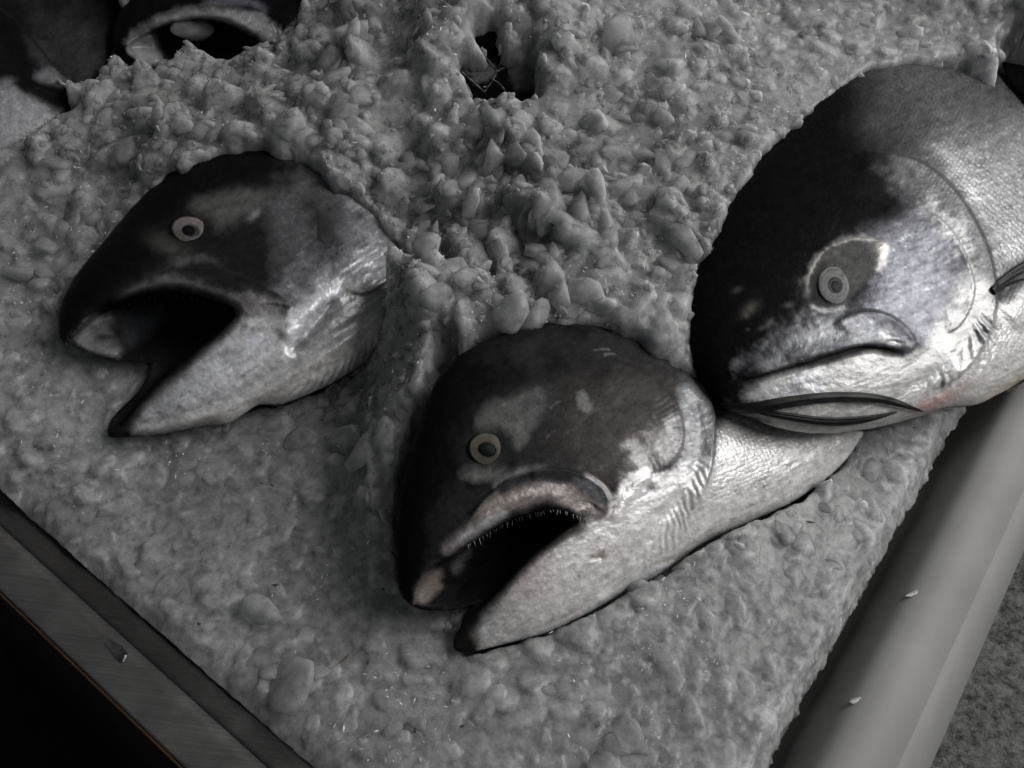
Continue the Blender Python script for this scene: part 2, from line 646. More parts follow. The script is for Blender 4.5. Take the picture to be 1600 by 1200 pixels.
# ------------------------------------------------------------------ fish: sculpted on a fine net
class Fish:
    def __init__(self, outline, plane, step=2.0, thick=0.55, pad=8):
        self.poly = curve(outline, True, 5)
        lo, hi = self.poly.min(0) - pad, self.poly.max(0) + pad
        self.x0, self.y0, self.st = lo[0], lo[1], step
        nx = int((hi[0] - lo[0]) / step) + 1
        ny = int((hi[1] - lo[1]) / step) + 1
        self.X, self.Y = np.meshgrid(lo[0] + step * np.arange(nx), lo[1] + step * np.arange(ny))
        self.X = self.X.astype(np.float32)
        self.Y = self.Y.astype(np.float32)
        self.sd = sdf_poly(self.X, self.Y, self.poly)
        P = np.array([unproject(*q) for q in plane])
        n = np.cross(P[1] - P[0], P[2] - P[0])
        n /= np.linalg.norm(n)
        if n[2] < 0: n = -n
        self.pn, self.p0 = n, P[0]
        c = self.plane_point(self.poly[:, 0].mean(), self.poly[:, 1].mean())
        self.c = c
        d = CAM - c
        self.depth = project(c)[2]
        self.dir = d / np.linalg.norm(d)
        self.s = self.depth / FPX
        self.T = self.inflate() * thick
        self.h = self.T.copy()
        z = np.zeros_like(self.X)
        self.col = np.zeros(self.X.shape + (3,), np.float32)
        self.sil, self.scl = z.copy(), z.copy()
        self.back_extra = z.copy()
        self.axis = math.radians(-33)

    def inflate(self):
        def solve(mask, f, u, it, hh):
            for _ in range(it):
                v = np.zeros_like(u)
                v[1:-1, 1:-1] = 0.25 * (u[:-2, 1:-1] + u[2:, 1:-1] + u[1:-1, :-2] + u[1:-1, 2:] + f * hh * hh)
                u = np.where(mask, v, 0)
            return u
        u = None
        for k in (16, 8, 4, 2, 1):
            sub = self.sd[::k, ::k]
            mask = sub < 0
            if u is None:
                u = np.zeros(sub.shape)
                it = 600
            else:
                u = np.repeat(np.repeat(u, 2, 0), 2, 1)[:sub.shape[0], :sub.shape[1]]
                pu = np.zeros(sub.shape)
                pu[:u.shape[0], :u.shape[1]] = u
                u = pu
                it = 160
            u = solve(mask, 2.0, u, it, self.st * k)
        return np.sqrt(np.maximum(u, 0)).astype(np.float32) * math.sqrt(2) / math.sqrt(2)

    def plane_point(self, px, py):
        r = rays(px, py)
        t = ((self.p0 - CAM) @ self.pn) / (r @ self.pn)
        return CAM + r * t[..., None]

    def point(self, px, py, h):
        return self.plane_point(px, py) + np.asarray(h, float)[..., None] * self.s * self.dir

    def sample(self, arr, px, py):
        i = np.clip(((np.asarray(px) - self.x0) / self.st), 0, arr.shape[1] - 1.001)
        j = np.clip(((np.asarray(py) - self.y0) / self.st), 0, arr.shape[0] - 1.001)
        i0, j0 = i.astype(int), j.astype(int)
        fi, fj = i - i0, j - j0
        return (arr[j0, i0] * (1 - fi) + arr[j0, i0 + 1] * fi) * (1 - fj) + (arr[j0 + 1, i0] * (1 - fi) + arr[j0 + 1, i0 + 1] * fi) * fj

    # ---- sculpting and pigment brushes
    def win(self, pts, m):
        lo, hi = pts.min(0) - m, pts.max(0) + m
        i0, i1 = np.clip(((np.array([lo[0], hi[0]]) - self.x0) / self.st).astype(int), 0, self.X.shape[1])
        j0, j1 = np.clip(((np.array([lo[1], hi[1]]) - self.y0) / self.st).astype(int), 0, self.X.shape[0])
        return np.s_[j0:max(j1, j0 + 1), i0:max(i1, i0 + 1)]

    def ridge(self, pts, wd, amp, fade=0.15):
        p = curve(pts)
        s = self.win(p, wd * 3)
        d, t, _ = dist_line(self.X[s], self.Y[s], p)
        e = sstep(0, fade, t) * sstep(0, fade, 1 - t) if fade else 1
        self.h[s] += amp * np.exp(-(d / wd) ** 2) * e

    def step(self, pts, reach, amp, side=1, sharp=2.0, fade=0.12):
        """a plate edge: raised on one side of the line, falling off inwards"""
        p = curve(pts)
        s = self.win(p, reach * 3)
        d, t, sg = dist_line(self.X[s], self.Y[s], p)
        sdv = d * sg * side
        e = sstep(0, fade, t) * sstep(0, fade, 1 - t)
        f = np.exp(-np.maximum(sdv, 0) / reach) * sstep(-sharp, sharp, sdv) * sstep(reach * 1.7, reach * .5, d)
        self.h[s] += amp * f * e

    def fill(self, poly, color, soft=12, amt=1.0, noise=0.0, nsc=30, seed=0, silver=None, scales=None, smooth=True):
        p = curve(poly, True, 4) if smooth else np.array(poly, float)
        s = self.win(p, soft * 2 + noise * 1.2 + 4)
        X, Y = self.X[s], self.Y[s]
        d = sdf_poly(X, Y, p)
        if noise:
            d = d + noise * fbm(X / nsc, Y / nsc, 5, seed)
        m = sstep(soft, -soft, d) * amt
        if color is not None:
            self.col[s] += (np.array(color, np.float32) - self.col[s]) * m[..., None]
        if silver is not None:
            self.sil[s] += (silver - self.sil[s]) * m
        if scales is not None:
            self.scl[s] += (scales - self.scl[s]) * m
        return s, m

    def line(self, pts, wd, color, amt=0.8, fade=0.15, rag=0.0):
        p = curve(pts)
        s = self.win(p, wd * 3 + 4)
        X, Y = self.X[s], self.Y[s]
        d, t, _ = dist_line(X, Y, p)
        if rag:
            d = d + rag * fbm(X / 9, Y / 9, 3, 3)
        e = sstep(0, fade, t) * sstep(0, fade, 1 - t) if fade else 1
        m = amt * np.exp(-(d / wd) ** 2) * e
        self.col[s] += (np.array(color, np.float32) - self.col[s]) * m[..., None]

    def blob(self, c, r, amp=0, color=None, amt=1.0, ang=0.0, silver=None, power=1.0):
        rx, ry = r
        s = self.win(np.array([c], float), max(rx, ry) * 2.6)
        dx, dy = self.X[s] - c[0], self.Y[s] - c[1]
        ca, sa = math.cos(math.radians(ang)), math.sin(math.radians(ang))
        u, v = (dx * ca + dy * sa) / rx, (-dx * sa + dy * ca) / ry
        m = np.exp(-(u * u + v * v) ** power)
        self.h[s] += amp * m
        if color is not None:
            self.col[s] += (np.array(color, np.float32) - self.col[s]) * (amt * m)[..., None]
        if silver is not None:
            self.sil[s] += (silver - self.sil[s]) * amt * m

    def rays_fan(self, pts, reach, amp, count, slant=0.0, col=None, amt=0.5):
        """rippled edge (gill rays): ripples that run across a band along a line"""
        p = curve(pts)
        s = self.win(p, reach * 2)
        X, Y = self.X[s], self.Y[s]
        d, t, sg = dist_line(X, Y, p)
        ph = (t * count + slant * d * sg / reach + 1.1 * fbm(X / 40, Y / 40, 3, 5)) * 2 * math.pi
        e = np.exp(-(d / reach) ** 2) * sstep(0, .12, t) * sstep(0, .12, 1 - t)
        rip = np.sin(ph)
        self.h[s] += amp * .7 * rip * e * np.clip(.6 + 1.1 * fbm(X / 30, Y / 30, 2, 3), 0, 1.3)
        if col is not None:
            m = amt * e * sstep(0.1, 1.0, -rip)
            self.col[s] += (np.array(col, np.float32) - self.col[s]) * m[..., None]

    def cavity(self, poly, depth, lip=14, lipdrop=0.22, color=(0.008, 0.008, 0.008), soft=2.5):
        p = curve(poly, True, 5)
        d = sdf_poly(self.X, self.Y, p)
        self.dc = d
        ins = sstep(2.0, -3.0, d)
        rr = np.clip(1 - np.maximum(d, 0) / lip, 0, 1)
        self.h *= 1 - lipdrop * rr * rr
        hc = -depth * (1 - np.exp(np.minimum(d, 0) / 26.0)) * sstep(0, 40, -self.sd)
        self.h += (hc - self.h) * ins
        m = sstep(soft, -soft, d)
        self.col += (np.array(color, np.float32) - self.col) * m[..., None]
        self.sil *= 1 - m
        self.scl *= 1 - m
        self.back_extra = np.maximum(self.back_extra, sstep(4, -8, d) * (depth + 12))

    def build(self, name, label, cat, mat, group=None, extra_noise=1.0):
        sd, X, Y = self.sd, self.X, self.Y
        root = empty(name, tuple(self.plane_point(np.array(self.poly[:, 0].mean()), np.array(self.poly[:, 1].mean())) - 0.03 * self.pn))
        tag(root, label, cat, group)
        self.root = root
        ny, nx = X.shape
        ins = sd < 0
        cell = ins[:-1, :-1] | ins[1:, :-1] | ins[:-1, 1:] | ins[1:, 1:]
        used = np.zeros(X.shape, bool)
        used[:-1, :-1] |= cell
        used[1:, :-1] |= cell
        used[:-1, 1:] |= cell
        used[1:, 1:] |= cell
        gy, gx = np.gradient(sd, self.st)
        gn = np.hypot(gx, gy) + 1e-6
        out = used & ~ins
        SX = np.where(out, X - gx / gn * sd, X)
        SY = np.where(out, Y - gy / gn * sd, Y)
        edge = out
        ca_, sa_ = math.cos(self.axis), math.sin(self.axis)
        U, W_ = X * ca_ + Y * sa_, -X * sa_ + Y * ca_
        wr = 1 - 2 * np.abs(fbm(U / 34, W_ / 9, 4, 3))
        wr2 = fbm(U / 9, W_ / 6, 3, 6)
        fleck = fbm(X / 3.4, Y / 3.4, 2, 1)
        strk = fbm(U / 22, W_ / 3.6, 3, 4)
        blot = fbm(X / 11, Y / 11, 3, 7)
        amt = .55 + .45 * np.clip(self.sil, 0, 1)
        self.col *= np.clip(1 + amt * (.42 * fleck + .42 * strk + .38 * blot), .35, 1.9)[..., None].astype(np.float32)
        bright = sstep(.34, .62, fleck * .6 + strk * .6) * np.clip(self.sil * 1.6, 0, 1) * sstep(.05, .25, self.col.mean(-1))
        self.col += (np.array([.72, .72, .74], np.float32) - self.col) * (.55 * bright)[..., None].astype(np.float32)  # pale flecks painted into silver skin as glints
        pale = sstep(.03, .3, self.col.mean(-1)) * sstep(0, 20, -sd) * (self.scl < .5)
        self.h = self.h + pale * (1.0 * wr + .4 * wr2)
        h = self.h + extra_noise * (0.8 * fbm(X / 26, Y / 26, 4, 2)) * sstep(0, 25, -sd)
        hb = -0.85 * self.T - self.back_extra * sstep(0, 30, -sd)
        hb = np.minimum(hb, h - 4 * sstep(0, 6, -sd))
        h = np.where(edge, 0, h)
        hb = np.where(edge, 0, hb)
        self.hfin = h
        idx = -np.ones(X.shape, int)
        idx[used] = np.arange(used.sum())
        VF = self.point(SX[used], SY[used], h[used])
        nb = used & ~edge
        idb = idx.copy()
        nfront = used.sum()
        idb[nb] = nfront + np.arange(nb.sum())
        VB = self.point(SX[nb], SY[nb], hb[nb])
        j, i = np.nonzero(cell)
        FF = np.stack([idx[j, i], idx[j + 1, i], idx[j + 1, i + 1], idx[j, i + 1]], -1)
        FB = np.stack([idb[j, i], idb[j, i + 1], idb[j + 1, i + 1], idb[j + 1, i]], -1)
        one = np.ones(X.shape, np.float32)
        pig = np.concatenate([np.clip(self.col, 0.003, 0.95), one[..., None]], -1)
        lum = self.col.mean(-1)
        sur = np.stack([np.clip(self.sil, 0, 1), np.clip(self.scl, 0, 1), sstep(.03, .4, lum) * one, one], -1)
        C1 = np.concatenate([pig[used], pig[nb]])
        C2 = np.concatenate([sur[used], sur[nb]])
        uv = np.concatenate([np.stack([SX[used], SY[used]], -1), np.stack([SX[nb] + 3000, SY[nb]], -1)])
        self.body = link_mesh("body", np.concatenate([VF, VB]), [FF, FB], mat, root, True,
                              {"pigment": C1, "surface": C2}, uv)
        # world height of the front surface, for the ice to find
        PW = self.point(X, Y, np.where(used, self.h, 0))
        self.zw = PW[..., 2]
        return root

    # ---- parts
    def eye(self, c, r, ang, cols, pupil, dome=5.0, lift=1.0, pup_off=(0, 0), tone=.42):
        lift, dome = lift - 4.0, dome + 1.0
        """eyeball dome with iris rings, and a pupil as its own piece"""
        h0 = float(self.sample(self.hfin, c[0], c[1])) + lift
        ca, sa = math.cos(math.radians(ang)), math.sin(math.radians(ang))

        def disc(rx, ry, cx, cy, hb, dm, nr=14, na=48):
            V, C = [], []
            for k in range(nr + 1):
                f = k / nr
                for q in range(na):
                    th = 2 * math.pi * q / na
                    u, v = rx * f * math.cos(th), ry * f * math.sin(th)
                    V.append((cx + u * ca - v * sa, cy + u * sa + v * ca, hb + dm * (1 - f * f) - 7.0 * max(0, f - 0.86) / 0.14))
                    C.append((f, th))
            V = np.array(V)
            F = []
            for k in range(nr):
                for q in range(na):
                    F.append((k * na + q, (k + 1) * na + q, (k + 1) * na + (q + 1) % na, k * na + (q + 1) % na))
            return V, np.array(F), np.array(C)
        V, F, C = disc(r[0] * 1.06, r[1] * 1.06, c[0], c[1], h0, dome)
        f = C[:, 0]
        col = np.ones((len(V), 4))
        xs = [q[0] for q in cols]
        nz = 1 + 0.4 * fbm(V[:, 0] / 5, V[:, 1] / 5, 3, 1) + 0.25 * fbm(V[:, 0] / 30, V[:, 1] / 30, 2, 2)
        nz = nz * (1 - .85 * sstep(.84, .97, f + .08 * fbm(V[:, 0] / 9, V[:, 1] / 9, 2, 3)))
        for ch in range(3):
            col[:, ch] = np.interp(f, xs, [q[1][ch] for q in cols]) * nz * tone
        o = link_mesh("eye", self.point(V[:, 0], V[:, 1], V[:, 2]), F, M_EYE, self.root, True, {"pigment": col})
        V, F, C = disc(pupil[0], pupil[1], c[0] + pup_off[0], c[1] + pup_off[1], h0 + dome - 0.2, 1.5, 8, 32)
        col = np.ones((len(V), 4))
        col[:, :3] = pupil[2]
        link_mesh("pupil", self.point(V[:, 0], V[:, 1], V[:, 2]), F, M_EYE, o, True, {"pigment": col})
        return o

    def teeth(self, pts, count, length, direction, mat, seed=1, lift=0.0):
        p = curve(pts, False, 8)
        rs = np.random.default_rng(seed)
        seg = np.hypot(*(p[1:] - p[:-1]).T)
        cum = np.concatenate([[0], np.cumsum(seg)])
        V, F = [], []
        for k in range(count):
            s = cum[-1] * (k + 0.5 + rs.uniform(-.35, .35)) / count
            x, y = np.interp(s, cum, p[:, 0]), np.interp(s, cum, p[:, 1])
            h = float(self.sample(self.hfin, x, y)) + lift
            ln = length * rs.uniform(0.5, 1.25)
            dx, dy = direction[0] + rs.uniform(-.35, .35), direction[1] + rs.uniform(-.2, .2)
            b = len(V)
            rad = length * 0.10
            for q in range(6):
                th = q * math.pi / 3
                V.append((x + rad * math.cos(th), y + 0.3 * rad * math.sin(th), h + rad * math.sin(th)))
            for q in range(6):
                th = q * math.pi / 3
                V.append((x + dx * ln * .6 + .6 * rad * math.cos(th), y + dy * ln * .6 + .2 * rad * math.sin(th), h + 1.0 + .6 * rad * math.sin(th)))
            V.append((x + dx * ln, y + dy * ln, h - 0.5))
            for q in range(6):
                F.append((b + q, b + (q + 1) % 6, b + 6 + (q + 1) % 6, b + 6 + q))
                F.append((b + 6 + q, b + 6 + (q + 1) % 6, b + 12, b + 12))
        V = np.array(V)
        q4 = np.array([f for f in F if f[2] != f[3]])
        q3 = np.array([f[:3] for f in F if f[2] == f[3]])
        o = link_mesh("teeth", self.point(V[:, 0], V[:, 1], V[:, 2]), [q4, q3], mat, self.root)
        o["kind"] = "stuff"
        return o


def zoomer(x0, y0, k):
    return lambda pts: [(x0 + q[0] / k, y0 + q[1] / k) for q in pts]


# eye material: wet, painted by the iris rings
m, nt, p = nodes_of("fish_eye")
vc = N(nt, 'ShaderNodeVertexColor', layer_name="pigment")
nt.links.new(vc.outputs['Color'], p.inputs['Base Color'])
p.inputs['Roughness'].default_value = 0.35
p.inputs['Specular IOR Level'].default_value = 0.02
p.inputs['Coat Weight'].default_value = 0.015
p.inputs['Coat Roughness'].default_value = 0.12
M_EYE = m
M_TOOTH = mat_simple("tooth", (0.16, 0.155, 0.15), rough=0.35)
#FISH_BEGIN
BLK, DK, DK2, MID = (.005, .005, .0055), (.012, .012, .013), (.017, .017, .018), (.085, .085, .09)
SIL, LITE, WHT = (.32, .325, .35), (.44, .438, .443), (.58, .565, .55)
M_F1 = mat_fish("salmon_skin_small_head", 7.0, rot=0.5)
M_F2 = mat_fish("salmon_skin_open_mouth", 6.2, rot=0.4)
M_F3 = mat_fish("salmon_skin_fine_scales", 5.2, sx=1.0, sy=0.8, rot=-0.6)

# ---------------------------------------------------------------- salmon 1: head on the left
z1 = zoomer(60, 180, 2.308)
f1 = Fish(z1([(90, 822), (74, 760), (80, 700), (110, 620), (160, 545), (220, 475), (290, 390), (370, 300), (450, 225), (530, 160),
              (640, 105), (760, 75), (880, 85), (1000, 125), (1110, 195), (1210, 290), (1290, 390), (1350, 500), (1365, 600), (1350, 690),
              (1300, 780), (1220, 862), (1100, 942), (980, 1002), (870, 1042), (800, 1040), (740, 1075), (690, 1108), (600, 1118),
              (430, 1150), (275, 1163), (250, 1140), (262, 1100), (300, 1055), (370, 985), (405, 905), (395, 893), (300, 886), (200, 862), (130, 836)]),
          [(170, 670, .030), (600, 540, .042), (400, 220, .105)], thick=0.62)
c = f1
c.col[:] = DK
c.fill(z1([(60, 830), (60, 600), (300, 330), (520, 120), (900, 20), (1100, 60), (1060, 230), (900, 260), (760, 270), (560, 330), (480, 420), (420, 500), (330, 600), (200, 690)]), BLK, 22, 1, 20, 40, 1)
# cheek and gill cover: dark to silver
c.fill(z1([(820, 330), (1000, 220), (1150, 290), (1260, 420), (1290, 540), (1230, 640), (1080, 640), (940, 640), (860, 560), (800, 450)]), MID, 30, .9, 46, 45, 2, silver=.45)
c.fill(z1([(1050, 500), (1150, 430), (1260, 440), (1300, 540), (1230, 640), (1080, 650), (960, 680), (900, 640)]), SIL, 34, .85, 40, 30, 4, silver=.6)
c.fill(z1([(1080, 270), (1180, 330), (1250, 430), (1230, 460), (1150, 380), (1080, 330)]), SIL, 20, .6, 26, 24, 5, silver=.5)
c.fill(z1([(970, 350), (1060, 400), (1080, 520), (1010, 560), (950, 480)]), DK, 26, .75, 30, 30, 6)
# lower jaw, throat, belly
c.fill(z1([(300, 1140), (420, 980), (590, 830), (720, 715), (880, 705), (960, 660), (1060, 610), (1260, 600), (1400, 560), (1450, 750), (1220, 880), (860, 1070), (600, 1130)]), LITE, 10, 1, 10, 20, 3, silver=.25)
c.fill(z1([(880, 790), (900, 700), (1010, 625), (1050, 640), (1020, 720), (940, 810), (880, 860)]), (.74, .75, .80), 14, .9, 12, 20, 2, silver=.35)
c.fill(z1([(560, 900), (640, 830), (780, 780), (800, 850), (700, 960), (560, 1040), (440, 1080), (400, 1070)]), (.62, .63, .69), 26, .8, 20, 24, 5, silver=.4)
c.fill(z1([(420, 1110), (700, 1030), (900, 920), (1150, 760), (1250, 700), (1330, 720), (1200, 860), (900, 1020), (620, 1110)]), WHT, 18, .85, 12, 24, 6, silver=.15)
c.fill(z1([(890, 850), (960, 760), (1040, 680), (1050, 730), (980, 810), (920, 860)]), (.16, .16, .17), 13, .85, 14, 16, 1)
c.fill(z1([(1100, 650), (1200, 640), (1210, 720), (1120, 730), (1040, 780), (1050, 700)]), (.36, .36, .37), 16, .6, 14, 18, 3)
c.blob(z1([(670, 850)])[0], (16, 7), -1, (.16, .16, .19), .7, -20)
for q in ((730, 930, 5), (440, 1062, 6), (385, 1098, 8), (510, 1040, 4), (520, 1000, 3)):
    c.blob(z1([q[:2]])[0], (q[2], q[2] * .6), 0, (.12, .12, .14), .8, -25)
c.fill(z1([(245, 1150), (262, 1090), (330, 1010), (420, 930), (400, 1000), (330, 1075), (300, 1120), (330, 1150), (290, 1175)]), BLK, 7, 1, 6, 12, 2, silver=0)
c.line(z1([(715, 712), (650, 782), (590, 832), (520, 898), (440, 962), (380, 1025), (330, 1085), (300, 1125)]), 13, (.012, .012, .013), .92, fade=.0)
c.fill(z1([(240, 1170), (255, 1090), (330, 1020), (380, 1010), (360, 1080), (345, 1120), (360, 1160)]), (.01, .01, .011), 14, .9, 10, 14, 4, silver=0)
c.line(z1([(330, 1148), (480, 1138), (600, 1108), (690, 1095)]), 9, (.16, .155, .15), .7, rag=5)
# postorbital clear patch
c.fill(z1([(545, 350), (600, 308), (700, 286), (790, 290), (825, 315), (760, 372), (700, 412), (640, 445), (620, 400)]), (.075, .075, .072), 12, .95, 8, 20, 4)
c.blob(z1([(770, 380)])[0], (11, 5), 0, (.2, .21, .22), .7, -40)
c.blob(z1([(480, 480)])[0], (34, 16), 0, (.06, .06, .055), .8, 25)
# lines under the eye, maxilla
c.line(z1([(430, 560), (500, 540), (600, 530), (690, 548)]), 6, (.13, .13, .14), .5, rag=7, fade=.4)
c.line(z1([(380, 600), (450, 600), (540, 615), (640, 640), (740, 690), (850, 700)]), 9, (.16, .155, .155), .75, rag=4)
c.line(z1([(260, 672), (340, 640), (430, 618), (560, 622)]), 7, (.13, .13, .13), .6, rag=6, fade=.4)
c.fill(z1([(690, 650), (760, 640), (850, 665), (885, 690), (850, 712), (760, 712), (700, 690)]), (.2, .19, .19), 9, .8, 10, 12, 7, silver=.3)
c.fill(z1([(640, 590), (740, 590), (830, 630), (880, 670), (800, 655), (700, 630), (600, 610)]), DK, 9, .8, 6, 20, 3)
# relief
c.ridge(z1([(250, 670), (350, 630), (480, 598), (600, 600), (720, 645), (830, 685)]), 15, 8)
c.step(z1([(400, 585), (520, 560), (640, 562), (760, 600), (850, 645), (892, 692), (850, 716)]), 26, 9, side=1)
c.ridge(z1([(440, 535), (560, 512), (700, 520)]), 9, 3.5)
c.ridge(z1([(390, 470), (450, 510), (560, 512), (650, 490)]), 10, 3)
c.blob(z1([(555, 432)])[0], (40, 30), -4, (.012, .012, .012), .75, 14, power=2)
c.step(z1([(930, 190), (1030, 222), (1110, 275), (1200, 352), (1258, 450), (1268, 545), (1228, 605), (1140, 648), (1060, 622)]), 30, 8, side=1, sharp=3.5)
c.line(z1([(1262, 500), (1262, 550), (1228, 605), (1140, 650), (1060, 622)]), 1.8, (.06, .06, .07), .5, rag=2)
c.line(z1([(1030, 222), (1110, 275), (1200, 352), (1258, 450)]), 2.5, (.03, .03, .035), .7)
c.ridge(z1([(975, 350), (982, 410), (990, 470), (1060, 480)]), 3, -2.2)
c.ridge(z1([(840, 300), (930, 262), (1020, 225)]), 6, 3)
c.ridge(z1([(880, 860), (960, 770), (1050, 660)]), 9, -9)
c.ridge(z1([(850, 800), (920, 720), (1010, 640)]), 14, 8)
c.ridge(z1([(340, 1125), (560, 1060), (760, 970), (960, 850), (1120, 750), (1230, 690)]), 9, -5)
c.ridge(z1([(420, 1125), (640, 1055), (820, 975), (1000, 860), (1160, 745)]), 12, 5)
c.ridge(z1([(715, 722), (790, 735), (880, 712)]), 5, -4)
c.ridge(z1([(720, 745), (800, 755), (900, 720)]), 7, 3.5)
c.step(z1([(1240, 720), (1280, 610), (1340, 515)]), 16, 7, side=1)
c.blob(z1([(1290, 560)])[0], (16, 30), 6, (.7, .7, .73), .9, 30, silver=.3)
c.rays_fan(z1([(1300, 690), (1250, 790), (1150, 880), (1000, 960), (880, 1010)]), 17, 4.2, 14, .9, (.22, .22, .24), .65)
c.rays_fan(z1([(1230, 690), (1290, 700), (1330, 690)]), 18, 4, 3, .2, (.2, .2, .22), .4)
c.blob(z1([(740, 1068)])[0], (15, 9), 5, (.6, .58, .56), .7, -25)
c.cavity(z1([(92, 828), (128, 800), (175, 752), (235, 700), (300, 678), (390, 652), (480, 640), (560, 650), (640, 676), (706, 708),
             (655, 775), (595, 826), (520, 890), (445, 955), (385, 1018), (335, 1075), (305, 1112), (268, 1128), (240, 1140), (240, 1100), (300, 1020), (375, 965), (380, 912), (300, 905), (190, 880)]), 62)
c.fill(z1([(110, 815), (150, 780), (210, 735), (262, 722), (258, 790), (300, 842), (250, 870), (170, 850)]), (.15, .15, .152), 12, .85, 12, 14, 2)
c.blob(z1([(225, 800)])[0], (15, 7), -4, (.03, .03, .035), .9)
c.fill(z1([(285, 730), (350, 700), (440, 690), (430, 750), (380, 800), (310, 830)]), (.05, .055, .06), 12, .8, 8, 14, 3)
c.h += sstep(10, -10, sdf_poly(c.X, c.Y, curve(z1([(120, 812), (210, 735), (300, 715), (330, 800), (290, 860), (200, 860)]), True))) * 18
f1.build("salmon", "smallest of the three open-eyed salmon heads, mouth agape, nearest the brushed steel rim", "fish", M_F1, "salmon on the ice")
f1.eye(z1([(555, 432)])[0], (31, 21.5), 14,
       [(0, (.05, .05, .05)), (.38, (.10, .10, .10)), (.45, (.30, .28, .27)), (.62, (.26, .235, .23)), (.78, (.36, .30, .27)), (.9, (.22, .2, .19)), (1, (.03, .03, .03))],
       (11.5, 8.5, (.006, .006, .007)), dome=6, lift=3, pup_off=(-3, 0))
f1.teeth(z1([(300, 684), (390, 660), (480, 646), (560, 655), (650, 684)]), 15, 8, (0.1, 1.0), M_TOOTH, 3, 4)

# ---------------------------------------------------------------- salmon 2: centre, open mouth
z2 = zoomer(580, 480, 2.142)
f2 = Fish(z2([(150, 1006), (105, 965), (90, 900), (84, 800), (90, 700), (105, 600), (132, 500), (162, 400), (190, 310), (235, 225), (310, 155), (400, 108),
              (500, 74), (600, 52), (700, 42), (800, 48), (900, 75), (970, 112), (1040, 175), (1110, 245), (1200, 300), (1320, 320), (1450, 330), (1560, 360), (1640, 410), (1630, 450),
              (1560, 540), (1420, 645), (1250, 725), (1120, 785), (1040, 838), (950, 902), (850, 950), (760, 1003), (700, 1036), (600, 1082), (500, 1112),
              (420, 1132), (350, 1150), (300, 1153), (276, 1140), (280, 1100), (300, 1070), (308, 1040), (345, 997), (300, 1008), (230, 1016)]),
          [(700, 1000, .022), (1300, 735, .012), (870, 520, .085)], thick=0.6)
c = f2
c.col[:] = DK2
c.fill(z2([(60, 1020), (60, 600), (160, 250), (400, 60), (800, 10), (980, 100), (900, 160), (700, 180), (560, 250), (400, 340), (330, 470), (300, 560), (250, 700), (180, 850), (160, 1000)]), BLK, 30, 1, 40, 60, 1)
c.fill(z2([(420, 130), (620, 70), (820, 60), (960, 120), (1060, 220), (1110, 330), (980, 300), (860, 200), (700, 160), (520, 200)]), (.024, .024, .025), 50, .85, 60, 40, 4, silver=.1)
c.fill(z2([(600, 250), (760, 200), (900, 250), (1000, 360), (1010, 480), (900, 560), (760, 540), (640, 470), (560, 430)]), (.026, .024, .0225), 60, .9, 60, 40, 2, silver=.12)
c.fill(z2([(760, 400), (880, 330), (980, 380), (1000, 480), (900, 550), (780, 560), (720, 500)]), (.060, .052, .047), 60, .8, 60, 34, 6, silver=.2)
c.fill(z2([(930, 420), (1010, 400), (1015, 490), (960, 545), (880, 560), (840, 520)]), (.24, .23, .23), 20, .7, 30, 18, 3, silver=.3)
c.fill(z2([(1030, 300), (1090, 260), (1120, 340), (1120, 480), (1060, 560), (1020, 520)]), (.21, .21, .22), 24, .9, 26, 26, 7, silver=.3)
# lower face and jaw
c.fill(z2([(330, 1140), (360, 1010), (500, 870), (600, 785), (700, 740), (790, 690), (860, 580), (960, 560), (1060, 520), (1130, 500), (1400, 300), (1700, 400), (1500, 700), (1050, 860), (700, 1060), (420, 1150)]), LITE, 12, 1, 14, 26, 3, silver=.15)
c.fill(z2([(780, 700), (860, 590), (930, 570), (900, 660), (840, 740), (740, 860), (600, 960), (480, 1020), (440, 980), (560, 860), (680, 780)]), (.60, .565, .575), 26, .85, 26, 26, 5, silver=.3)
c.fill(z2([(440, 1060), (600, 980), (760, 880), (900, 700), (1000, 600), (1060, 620), (980, 780), (860, 900), (700, 1000), (520, 1080), (420, 1110)]), WHT, 24, .9, 16, 30, 6)
c.fill(z2([(1120, 520), (1160, 380), (1260, 380), (1400, 460), (1660, 400), (1640, 520), (1400, 700), (1080, 830), (1000, 800), (1080, 650)]), (.47, .465, .455), 16, 1, 8, 26, 1, silver=.1)
c.fill(z2([(1140, 430), (1180, 390), (1280, 440), (1360, 520), (1330, 620), (1230, 650), (1120, 650), (1120, 560)]), None, 26, .95, 20, 30, 2, silver=.3, scales=1.0)
c.fill(z2([(1300, 560), (1420, 480), (1560, 470), (1520, 540), (1380, 620), (1280, 660), (1200, 690)]), None, 26, .4, 30, 30, 2, scales=.6)
c.fill(z2([(1100, 260), (1180, 290), (1400, 310), (1560, 340), (1560, 390), (1400, 400), (1270, 430), (1180, 350), (1130, 340)]), (.30, .295, .285), 14, .85, 10, 30, 2)
c.fill(z2([(1040, 150), (1110, 240), (1150, 330), (1130, 420), (1110, 330), (1060, 220)]), (.03, .03, .03), 8, .8, 4, 20, 2)
c.fill(z2([(470, 870), (520, 820), (640, 780), (600, 880), (490, 980), (420, 1010)]), (.36, .315, .295), 26, .65, 24, 26, 2)
c.fill(z2([(560, 1000), (700, 900), (780, 800), (800, 830), (720, 940), (600, 1030)]), (.50, .455, .44), 22, .5, 22, 26, 5)
